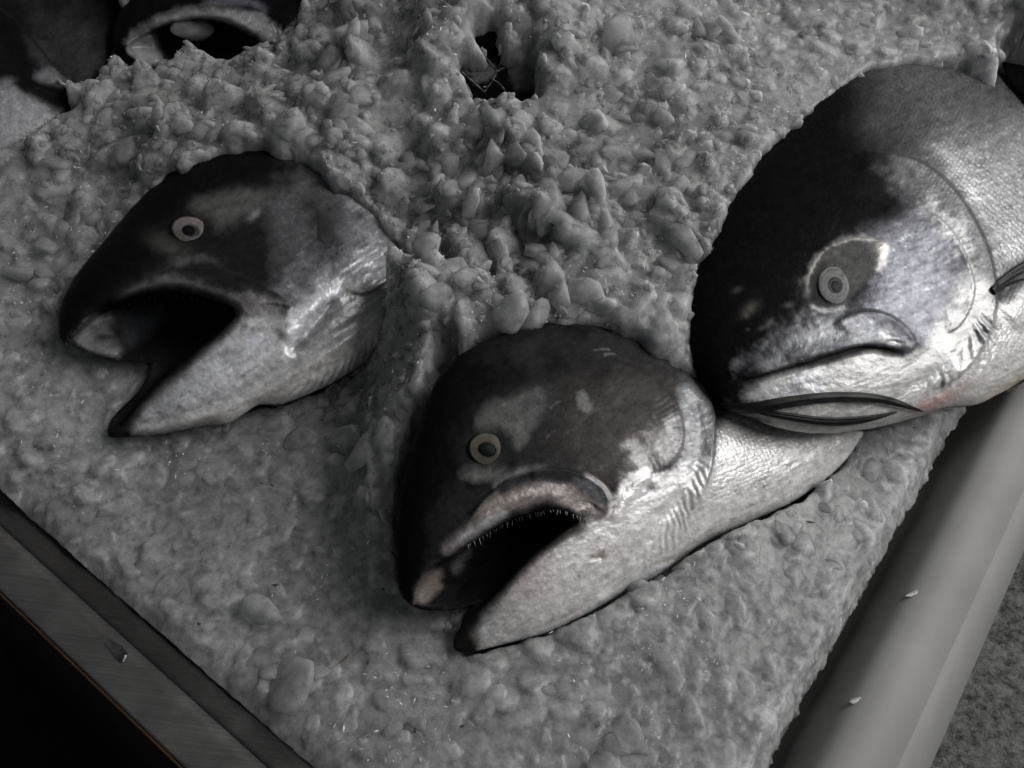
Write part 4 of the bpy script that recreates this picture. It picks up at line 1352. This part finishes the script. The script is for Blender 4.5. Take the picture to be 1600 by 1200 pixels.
# flakes frozen into the surface: tilted, rounded plates
NF = 15000
fa, fb = rng.uniform(0, LA, NF), rng.uniform(0, LA, NF)
for k in range(NF):
    ai, bi = int(fa[k] / ST_I), int(fb[k] / ST_I)
    if ai >= na or bi >= na or not view[ai, bi]:
        continue
    ch = CH[ai, bi]
    r = (.0022 + .0025 * rng.random()) if rng.random() < .62 else (.005 + .011 * rng.random() ** 1.8) * (.7 + .45 * ch)
    el = rng.uniform(.45, 1)
    th = rng.uniform(0, math.pi)
    m_ = int(r / ST_I) + 2
    s = np.s_[max(ai - m_, 0):ai + m_, max(bi - m_, 0):bi + m_]
    da, db = GA[s] - fa[k], GB[s] - fb[k]
    ca, sa = math.cos(th), math.sin(th)
    u, v = (da * ca + db * sa) / r, (-da * sa + db * ca) / (r * el)
    wob = 1 + .18 * math.sin(k) * np.sin(3 * np.arctan2(v, u) + k)
    rho = np.hypot(u, v) / wob
    tl = rng.normal(0, .32 * (.3 + ch), 2)
    thk = (.04 + .48 * ch) * (1 if r > .0048 else .55)
    hgt = base[ai, bi] + rng.uniform(-.0022, .0016) * (.35 + 1.2 * ch) + tl[0] * da + tl[1] * db + r * thk * np.sqrt(np.clip(1 - rho ** 2.6, 0, 1))
    surf[s] = np.where(rho < 1, np.maximum(surf[s], hgt), surf[s])
surf += .0007 * fbm(GA / .0045, GB / .0045, 3, 6)
# ragged straight cut along the right rim, sunk edge along the left rim
edge = GA + .0025 * fbm(GA / .01, GB / .012, 3, 2)
surf -= .030 * (1 - sstep(-.001, .007, edge)) ** 1.0
surf -= .0035 * (1 - sstep(.0, .010, GB + .003 * fbm(GA / .02, GB / .02, 3, 5)))


# fish press into the ice; ice heaps over some of their edges
def fish_fit(P):
    global surf
    x, y, _ = project(P)
    raise_ = np.zeros(surf.shape)
    keep = np.zeros(surf.shape)
    before = surf.copy()
    for f in ALL:
        inb = (x > f.x0 - 30) & (x < f.x0 + f.st * f.X.shape[1] + 30) & (y > f.y0 - 30) & (y < f.y0 + f.st * f.X.shape[0] + 30) & view
        ii = np.nonzero(inb)
        if not len(ii[0]):
            continue
        xs, ys = x[ii], y[ii]
        sd = f.sample(f.sd, xs, ys)
        sd = sd + 7 * fbm(xs / 20, ys / 20, 3, 3)
        cover = np.zeros(len(xs))
        for poly, up in COVER.get(id(f), []):
            if poly == 'holes':
                cover = np.ones(len(xs)) * (sd < 30)
                for hp in up:
                    cover = cover * (sdf_poly(xs, ys, curve(hp, True, 4)) + 4 * fbm(xs / 9, ys / 9, 3, 1) > 0)
                continue
            cd_ = sdf_poly(xs, ys, curve(poly, True, 4)) + 9 * fbm(xs / 16, ys / 16, 4, 1)
            cover = np.maximum(cover, sstep(3, -5, cd_) * up)
        inside = sstep(-3, -18, sd) * (cover <= 0.01)
        zp = f.plane_point(xs, ys)[:, 2] - .045
        zf = f.sample(f.zw, xs, ys)
        z = surf[ii]
        if f in (f1, f2):
            bank = zp + .045 - .003 - .0007 * np.maximum(sd, 0) + (before[ii] - base[ii])
            hold = (sd > -10) & (sd < 110) & (GA[ii] > .03) & ((ys > 690) | (xs < 1090))
            z = np.where(hold, np.maximum(z, bank), z)
        tgt = np.minimum(z, zp)
        z = z + (tgt - z) * inside
        rel = before[ii] - base[ii]
        z = np.where(cover > .01, np.maximum(z, zf + cover * .005 + rel + .003 * fbm(xs / 14, ys / 14, 3, 2)), z)
        surf[ii] = z
        keep[ii] = np.maximum(keep[ii], inside)
    up = np.maximum(surf - before, 0)
    bl = up.copy()
    for r_ in (9, 14, 9):
        for ax in (0, 1):
            c_ = np.cumsum(np.concatenate([np.repeat(np.take(bl, [0], ax), r_ + 1, ax), bl, np.repeat(np.take(bl, [-1], ax), r_, ax)], ax), ax)
            n_ = bl.shape[ax]
            bl = (np.take(c_, range(2 * r_ + 1, 2 * r_ + 1 + n_), ax) - np.take(c_, range(0, n_), ax)) / (2 * r_ + 1)
    surf = np.maximum(surf, np.where(keep > .02, -9, before + 1.7 * bl))


COVER = {
    id(f1): [(z1([(500, 190), (545, 190), (690, 150), (745, 100), (795, 40), (806, 118), (860, 152), (1000, 152), (1030, 208), (1115, 262), (1200, 340), (1262, 430),
                  (1285, 490), (1340, 520), (1352, 600), (1335, 690), (1305, 790), (1280, 830), (1600, 800), (1600, 0), (500, 0)]), 1.0)],
    id(f2): [([(680, 590), (720, 575), (765, 552), (800, 535), (850, 510), (905, 492), (980, 505), (1020, 535), (1045, 545), (1080, 470), (1000, 440), (640, 440), (640, 600)], .8)],
    id(f3): [([(1075, 560), (1085, 470), (1115, 380), (1160, 275), (1200, 235), (1240, 205), (1290, 160), (1340, 118), (1400, 95), (1480, 88), (1480, 20), (1000, 20), (1000, 560)], .7)],
    id(f4): [(z4([(590, 330), (700, 300), (800, 310), (850, 255), (900, 215), (1000, 205), (1060, 245), (1130, 285), (1230, 215), (1380, 190), (1480, 60), (1520, 0), (1700, 0), (1700, 500), (560, 500)]), 1.0)],
    id(f5): [(z4([(280, 380), (420, 420), (560, 300), (700, 400), (700, 900), (-400, 900), (-400, 800), (0, 740), (180, 640), (270, 580), (360, 540), (480, 560), (560, 560), (420, 470), (300, 430)]), 1.0)],
    id(f6): [('holes', [[(738, 45), (760, 38), (775, 58), (790, 88), (776, 92), (755, 76)], [(714, 94), (738, 98), (770, 95), (800, 90), (834, 104), (838, 138), (800, 142), (745, 140), (731, 120)]])],
}
for _ in range(1):
    fish_fit(np.concatenate([GXY, surf[..., None]], -1))

ga_, gb_ = np.gradient(surf, ST_I)
steep = sstep(1.1, 2.6, np.hypot(ga_, gb_))


def blur(a, rs):
    for r_ in rs:
        for ax in (0, 1):
            c_ = np.cumsum(np.concatenate([np.repeat(np.take(a, [0], ax), r_ + 1, ax), a, np.repeat(np.take(a, [-1], ax), r_, ax)], ax), ax)
            n_ = a.shape[ax]
            a = (np.take(c_, range(2 * r_ + 1, 2 * r_ + 1 + n_), ax) - np.take(c_, range(0, n_), ax)) / (2 * r_ + 1)
    return a


steep = np.clip(blur(steep, (2, 2)) * 1.6, 0, 1)
surf = surf + (blur(surf, (3, 3)) - surf) * steep
JA = .0022 * fbm(GA / .006 + surf / .005, GB / .006, 3, 1) * (.3 + steep)
JB = .0022 * fbm(GA / .006, GB / .006 + surf / .005, 3, 4) * (.3 + steep)
GXY = GXY + JA[..., None] * E1 + JB[..., None] * E2
cell = view[:-1, :-1] & view[1:, :-1] & view[:-1, 1:] & view[1:, 1:]
used = np.zeros(view.shape, bool)
for q in (np.s_[:-1, :-1], np.s_[1:, :-1], np.s_[:-1, 1:], np.s_[1:, 1:]):
    used[q] |= cell
idx = -np.ones(view.shape, int)
idx[used] = np.arange(used.sum())
i_, j_ = np.nonzero(cell)
F = np.stack([idx[i_, j_], idx[i_, j_ + 1], idx[i_ + 1, j_ + 1], idx[i_ + 1, j_]], -1)
Vi = np.concatenate([GXY, surf[..., None]], -1)[used]
ice = link_mesh("crushed_ice", Vi, F, M_ICE)
tag(ice, "bed of grey translucent crushed ice filling the tray", "ice", kind="stuff")




# ---------------------------------------------------------------- loose ice: chips and flakes as solid bodies
def ico(sub):
    import bmesh
    bm = bmesh.new()
    bmesh.ops.create_icosphere(bm, subdivisions=sub, radius=1)
    V = np.array([v.co[:] for v in bm.verts])
    F = np.array([[v.index for v in f.verts] for f in bm.faces])
    bm.free()
    return V, F


def chip_shape(V, r, flat, cuts=4, lump=.2):
    """an irregular melted chip: lumpy ball, cut by a few planes, then flattened"""
    d = np.array(V)
    k1, k2 = r.normal(0, 1.3, (3, 3)), r.normal(0, 2.6, (3, 3))
    rad = 1 + lump * np.sin(d @ k1 + r.uniform(0, 6, 3)).mean(1) * 1.6 + lump * .5 * np.sin(d @ k2 + r.uniform(0, 6, 3)).mean(1) * 1.6
    d = d * rad[:, None]
    for q in range(cuts):
        n = r.normal(0, 1, 3) * np.array([1, 1, .25 if q % 3 else 1.5])
        n /= np.linalg.norm(n)
        lim = r.uniform(.35, .85)
        ex = np.maximum(d @ n - lim, 0)
        d = d - .88 * ex[:, None] * n
    d[:, 1] *= r.uniform(.55, 1)
    d[:, 2] *= flat
    return d


def rot_frame(nrm, r, tilt):
    n = nrm + r.normal(0, tilt, 3)
    n /= np.linalg.norm(n)
    t = np.cross(n, r.normal(0, 1, 3))
    t /= np.linalg.norm(t)
    return np.stack([t, np.cross(n, t), n])


FXY = np.concatenate([GXY, surf[..., None]], -1)
fx_, fy_, _ = project(FXY)
ga_, gb_ = np.gradient(blur(surf, (4,)), ST_I)
NRM = np.stack([-(ga_ * E1[0] + gb_ * E2[0]), -(ga_ * E1[1] + gb_ * E2[1]), np.ones_like(ga_)], -1)
NRM /= np.linalg.norm(NRM, axis=-1)[..., None]
near = np.full(surf.shape, 999.0)
for f in ALL:
    inb = (fx_ > f.x0) & (fx_ < f.x0 + f.st * (f.X.shape[1] - 1)) & (fy_ > f.y0) & (fy_ < f.y0 + f.st * (f.X.shape[0] - 1))
    ii = np.nonzero(inb)
    s_d = f.sample(f.sd, fx_[ii], fy_[ii])
    # ice standing above the fish counts as open ice
    over = surf[ii] > f.sample(f.zw, fx_[ii], fy_[ii]) + .001
    near[ii] = np.minimum(near[ii], np.where(over, 20, s_d))
CH2 = chunky(fx_, fy_)
inside_tray = (GA > .012) & (GB > .014)
OKM = view & inside_tray & (near > 1) & (fx_ > -120) & (fx_ < 1720) & (fy_ > -120) & (fy_ < 1320)
PROTO2 = ico(2)
PROTO3 = ico(3)
shapes2 = [chip_shape(PROTO2[0], np.random.default_rng(500 + i), np.random.default_rng(900 + i).uniform(.2, .5), 7, .26) for i in range(60)]


def scatter(name, count, weight, rmin, rmax, power, sink, tilt, mat, label, seed):
    r = np.random.default_rng(seed)
    wgt = np.where(OKM, weight, 0).ravel()
    cum = np.cumsum(wgt)
    pick = np.searchsorted(cum, r.random(count) * cum[-1])
    V, F = [], []
    nv = len(PROTO2[0])
    for k, q in enumerate(pick):
        a_, b_ = divmod(int(q), surf.shape[1])
        size = rmin + (rmax - rmin) * r.random() ** power
        if near[a_, b_] < 30:
            size = min(size, .006)
        R = rot_frame(NRM[a_, b_], r, tilt)
        sh = shapes2[r.integers(len(shapes2))]
        V.append(sh * size @ R + FXY[a_, b_] + NRM[a_, b_] * size * r.uniform(-sink, .15))
        F.append(PROTO2[1] + k * nv)
    o = link_mesh(name, np.concatenate(V), np.concatenate(F), mat)
    return tag(o, label, "ice", kind="stuff")


scatter("ice_flakes", 1600, (CH2 ** 2 + .6 * steep) * np.clip(.5 + 1.2 * fbm(GA / .04, GB / .04, 2, 7), .05, 2), .004, .016, 1.8, .5, .35, M_FLAKE, "loose melting flakes heaped on the ice between the fish", 11)
scatter("ice_grains", 2200, (CH2 ** 1.5 + .25 * (near < 22)) * (CH2 > .3), .0012, .0045, 1.6, .5, .6, M_FLAKE, "small wet ice grains strewn over the bed", 12)


# ---------------------------------------------------------------- ice pieces one can single out
def ice_at(px_, py_):
    d_ = (fx_ - px_) ** 2 + (fy_ - py_) ** 2 + np.where(OKM, 0, 400)
    return np.unravel_index(np.argmin(d_), d_.shape)


def chunk(px_, py_, rx, ry, ang, label, seed, flat=.35, lift=.0, on=None, tilt=.15, name="ice_chunk", group="ice pieces that stand out", cuts=5, dz=4):
    """one melting piece of ice; rx, ry: half sizes, ang: turn in the picture plane"""
    r = np.random.default_rng(seed)
    if on is None:
        a_, b_ = ice_at(px_, py_)
        P, n = FXY[a_, b_], NRM[a_, b_]
    else:
        P = on.point(np.array(px_), np.array(py_), np.array(float(on.sample(on.hfin, px_, py_)) + dz))
        n = on.dir
    sc_ = project(P)[2] / FPX
    n = n + r.normal(0, tilt, 3)
    n /= np.linalg.norm(n)
    right = np.array([1.0, 0, 0])
    t = right - n * (right @ n)
    t /= np.linalg.norm(t)
    u = np.cross(n, t)
    ca, sa = math.cos(math.radians(-ang)), math.sin(math.radians(-ang))
    R = np.stack([t * ca + u * sa, -t * sa + u * ca, n])
    d = np.array(PROTO3[0])
    k1, k2 = r.normal(0, 1.2, (3, 3)), r.normal(0, 2.8, (3, 3))
    d = d * (1 + .16 * np.sin(d @ k1 + r.uniform(0, 6, 3)).mean(1) * 1.6 + .09 * np.sin(d @ k2 + r.uniform(0, 6, 3)).mean(1) * 1.6)[:, None]
    d[:, 2] = np.sign(d[:, 2]) * np.abs(d[:, 2]) ** .7
    for q in range(cuts + 2):
        c_ = r.normal(0, 1, 3) * np.array([1, 1, .2 if q % 3 else 1.2])
        c_ /= np.linalg.norm(c_)
        d = d - .93 * np.maximum(d @ c_ - r.uniform(.5, .85), 0)[:, None] * c_
    d[:, :2] /= np.abs(d[:, :2]).max(0)
    m_ = min(rx, ry)
    V = d * np.array([rx, ry, m_ * flat]) * sc_ @ R
    c0 = P + n * (lift * m_ * sc_)
    o = link_mesh(name, V, PROTO3[1], M_FLAKE)
    o.location = c0
    return tag(o, label, "ice", group)


CH_LIST = [
    (452, 1066, 44, 50, 20, "largest pale ice slab, on the smooth ice beside the brushed steel rim", .28),
    (500, 1052, 18, 16, 0, "small rounded nub of ice beside the large pale slab", .6),
    (640, 266, 31, 14, -12, "leaf-shaped ice chip tilted up on the heap right of the left salmon head", .5),
    (548, 196, 60, 27, 40, "long oval ice lump lying on the heap above the left salmon", .5),
    (515, 84, 36, 11, 5, "pale elongated ice stick near the top salmon's lips", .6),
    (862, 335, 34, 58, 20, "broad upright ice plate in the middle of the heap", .3),
    (945, 355, 22, 34, -10, "rounded ice plate leaning beside the broad upright plate", .35),
    (805, 238, 30, 22, 15, "blunt ice lump below the dark hole in the heap", .55),
    (700, 395, 10, 34, -25, "thin ice splinter between the left and centre salmon heads", .6),
    (742, 398, 12, 30, 25, "flat ice splinter leaning toward the thin one in the heap", .5),
    (1030, 130, 26, 20, 0, "faint flat flake on the smooth ice at the top", .35),
    (1065, 205, 24, 22, 0, "round milky flake between the heap and the largest salmon", .35),
    (1362, 738, 20, 26, 20, "oval flake just right of the centre salmon's white belly", .3),
    (1225, 830, 26, 30, 30, "flat half-sunk flake under the centre salmon's belly edge", .25),
    (545, 690, 46, 30, -20, "wide translucent flake in the shadow below the left salmon's jaw", .3),
    (470, 690, 30, 24, -20, "glassy flake under the left salmon's lower jaw", .35),
    (330, 155, 66, 40, 5, "large smooth ice slab above the left salmon's back", .3),
    (230, 885, 20, 22, 0, "pale round flake on the ice near the steel rim", .3),
    (985, 1150, 34, 30, 10, "rough wide flake at the bottom edge of the ice", .25),
]
for k, q in enumerate(CH_LIST):
    chunk(*q[:5], q[5], 300 + k, flat=q[6])
chunk(303, 48, 35, 18, 4, "oval ice lump held in the top salmon's open mouth", 351, .75, 0, on=f4, dz=44, cuts=-2)
chunk(606, 474, 22, 20, 0, "round clear ice chip stuck to the left salmon's gill", 353, .45, 0, on=f1, dz=3)
chunk(1306, 143, 8, 18, -5, "drip-shaped ice bead hanging on the largest salmon's back", 354, .8, 0, on=f3, dz=4, cuts=1)
chunk(1330, 124, 25, 14, 8, "clear ice plate on the largest salmon's back above the bead", 355, .3, 0, on=f3, dz=3)
chunk(1245, 205, 16, 9, -35, "clear ice bit melting on the largest salmon's shoulder edge", 356, .5, 0, on=f3, dz=3)
chunk(1400, 668, 9, 9, 0, "tiny beige ice crumb below the black fin tips", 357, .6, .1)


def on_rim(px_, py_, z, rx, ry, ang, flat, seed, name, mat):
    r = np.random.default_rng(seed)
    P = unproject(px_, py_, z)
    sc_ = project(P)[2] / FPX
    d = chip_shape(PROTO3[0], r, 1.0, 5, .4)
    ca, sa = math.cos(math.radians(-ang)), math.sin(math.radians(-ang))
    V = d * np.array([rx, ry, min(rx, ry) * flat]) * sc_
    V = V @ np.array([[ca, sa, 0], [-sa, ca, 0], [0, 0, 1]])
    V[:, 2] = np.maximum(V[:, 2], -.0001)
    o = link_mesh(name, V, PROTO3[1], mat)
    o.location = P
    return o


M_FROST = mat_simple("frosty_sliver", (.20, .20, .20), rough=.4)
M_WATER = mat_simple("water_drop", (.9, .9, .9), rough=.03, trans=1.0)
M_SPECK = mat_simple("brown_speck", (.05, .028, .018), rough=.7, noise=.4, nscale=600)
tag(on_rim(1427, 926, .0006, 16, 5, -28, .2, 41, "ice_sliver", M_FROST), "upper of two white ice slivers stuck on the grey rim", "ice", "slivers on the rim")
tag(on_rim(1336, 1096, .0006, 15, 6, -30, .2, 42, "ice_sliver", M_FROST), "lower of two white ice slivers stuck on the grey rim", "ice", "slivers on the rim")
tag(on_rim(178, 1014, .0050, 40, 18, 38, .45, 43, "water_drop", M_WATER), "elongated water drop lying on the brushed steel rim", "water drop")


def speck(px_, py_, rx, ry, ang, seed, label, name="brown_speck"):
    a_, b_ = ice_at(px_, py_)
    r = np.random.default_rng(seed)
    P = FXY[a_, b_] + NRM[a_, b_] * .0012
    sc_ = project(P)[2] / FPX
    d = chip_shape(PROTO2[0], r, 1.0, 3, .45)
    ca, sa = math.cos(math.radians(-ang)), math.sin(math.radians(-ang))
    V = d * np.array([rx, ry, min(rx, ry) * .6]) * sc_ @ np.array([[ca, sa, 0], [-sa, ca, 0], [0, 0, 1]])
    o = link_mesh(name, V, PROTO2[1], M_SPECK)
    o.location = P
    return tag(o, label, "speck", "brown specks on the ice")


speck(431, 916, 7, 4, 0, 61, "largest brown speck on the ice near the pale slab")
speck(427, 759, 5, 3, 20, 62, "brown speck on the ice below the left salmon's jaw")
speck(538, 1030, 13, 1.6, -55, 63, "thin brown thread on the ice near the large slab", "brown_thread")
speck(598, 918, 4, 3, 0, 64, "brown crumb on the ice just left of the centre salmon's snout")
speck(650, 1145, 2.5, 6, 0, 65, "dark brown streak on the ice near the bottom edge")
speck(720, 1134, 3, 2.5, 0, 66, "dark crumb on the ice below the centre salmon's jaw tip")
speck(1266, 818, 7, 2, 10, 67, "thin reddish speck on the ice under the white belly")
speck(305, 985, 4, 3, 0, 68, "small brown speck between the steel rim and the pale slab")


# ---------------------------------------------------------------- glints on the ice, put in as tiny white bits
def glint_bit(count, weight, seed):
    r = np.random.default_rng(seed)
    cum = np.cumsum(np.where(OKM, weight, 0).ravel())
    pick = np.searchsorted(cum, r.random(count) * cum[-1])
    O = np.array([(1, 0, 0), (-1, 0, 0), (0, 1, 0), (0, -1, 0), (0, 0, 1), (0, 0, -1)], float)
    FO = np.array([(0, 2, 4), (2, 1, 4), (1, 3, 4), (3, 0, 4), (2, 0, 5), (1, 2, 5), (3, 1, 5), (0, 3, 5)])
    V, F = [], []
    for k, q in enumerate(pick):
        a_, b_ = divmod(int(q), surf.shape[1])
        R = rot_frame(NRM[a_, b_], r, .5)
        sz = .00022 + .0005 * r.random() ** 2.5
        V.append(O * np.array([sz * r.uniform(1, 3.2), sz * .6, sz * .6]) @ R + FXY[a_, b_] + NRM[a_, b_] * r.uniform(-.0001, .0012))
        F.append(FO + 6 * k)
    o = link_mesh("glint_bits", np.concatenate(V), np.concatenate(F), mat_simple("glint_bit", (.62, .63, .64), rough=.15, spec=.6), smooth=False)
    return tag(o, "tiny white bits added as glints all over the ice", "glint_bit", kind="stuff")


glint_bit(5200, (.35 + CH2) * np.clip(.25 + 2.2 * fbm(GA / .03, GB / .03, 3, 3), .02, 3), 77)


def threads(lists, fish, h, rad):
    V, F = [], []
    for pts in lists:
        p = curve(pts, False, 6)
        P = fish.point(p[:, 0], p[:, 1], np.full(len(p), h) + 2 * np.sin(np.arange(len(p))))
        T = np.gradient(P, axis=0)
        b0 = len(V)
        for i in range(len(P)):
            t = T[i] / np.linalg.norm(T[i])
            u = np.cross(t, [0.2, 0.3, 1])
            u /= np.linalg.norm(u)
            v_ = np.cross(t, u)
            for q in range(6):
                th = q * math.pi / 3
                V.append(P[i] + rad * (1 + .5 * math.sin(i * 1.7)) * (u * math.cos(th) + v_ * math.sin(th)))
        for i in range(len(P) - 1):
            for q in range(6):
                F.append((b0 + i * 6 + q, b0 + i * 6 + (q + 1) % 6, b0 + (i + 1) * 6 + (q + 1) % 6, b0 + (i + 1) * 6 + q))
    return link_mesh("ice_web", np.array(V), np.array(F), M_FLAKE)


tag(threads([[(722, 112), (740, 128), (757, 143)], [(757, 143), (768, 128), (777, 112)], [(777, 112), (790, 104), (812, 92)], [(768, 122), (782, 132), (792, 145)],
             [(775, 60), (785, 84), (778, 112)], [(735, 96), (756, 88), (777, 112)]], f6, 9, .00045),
    "web of thin icy threads spanning the dark hole in the heap", "ice", "ice pieces that stand out")
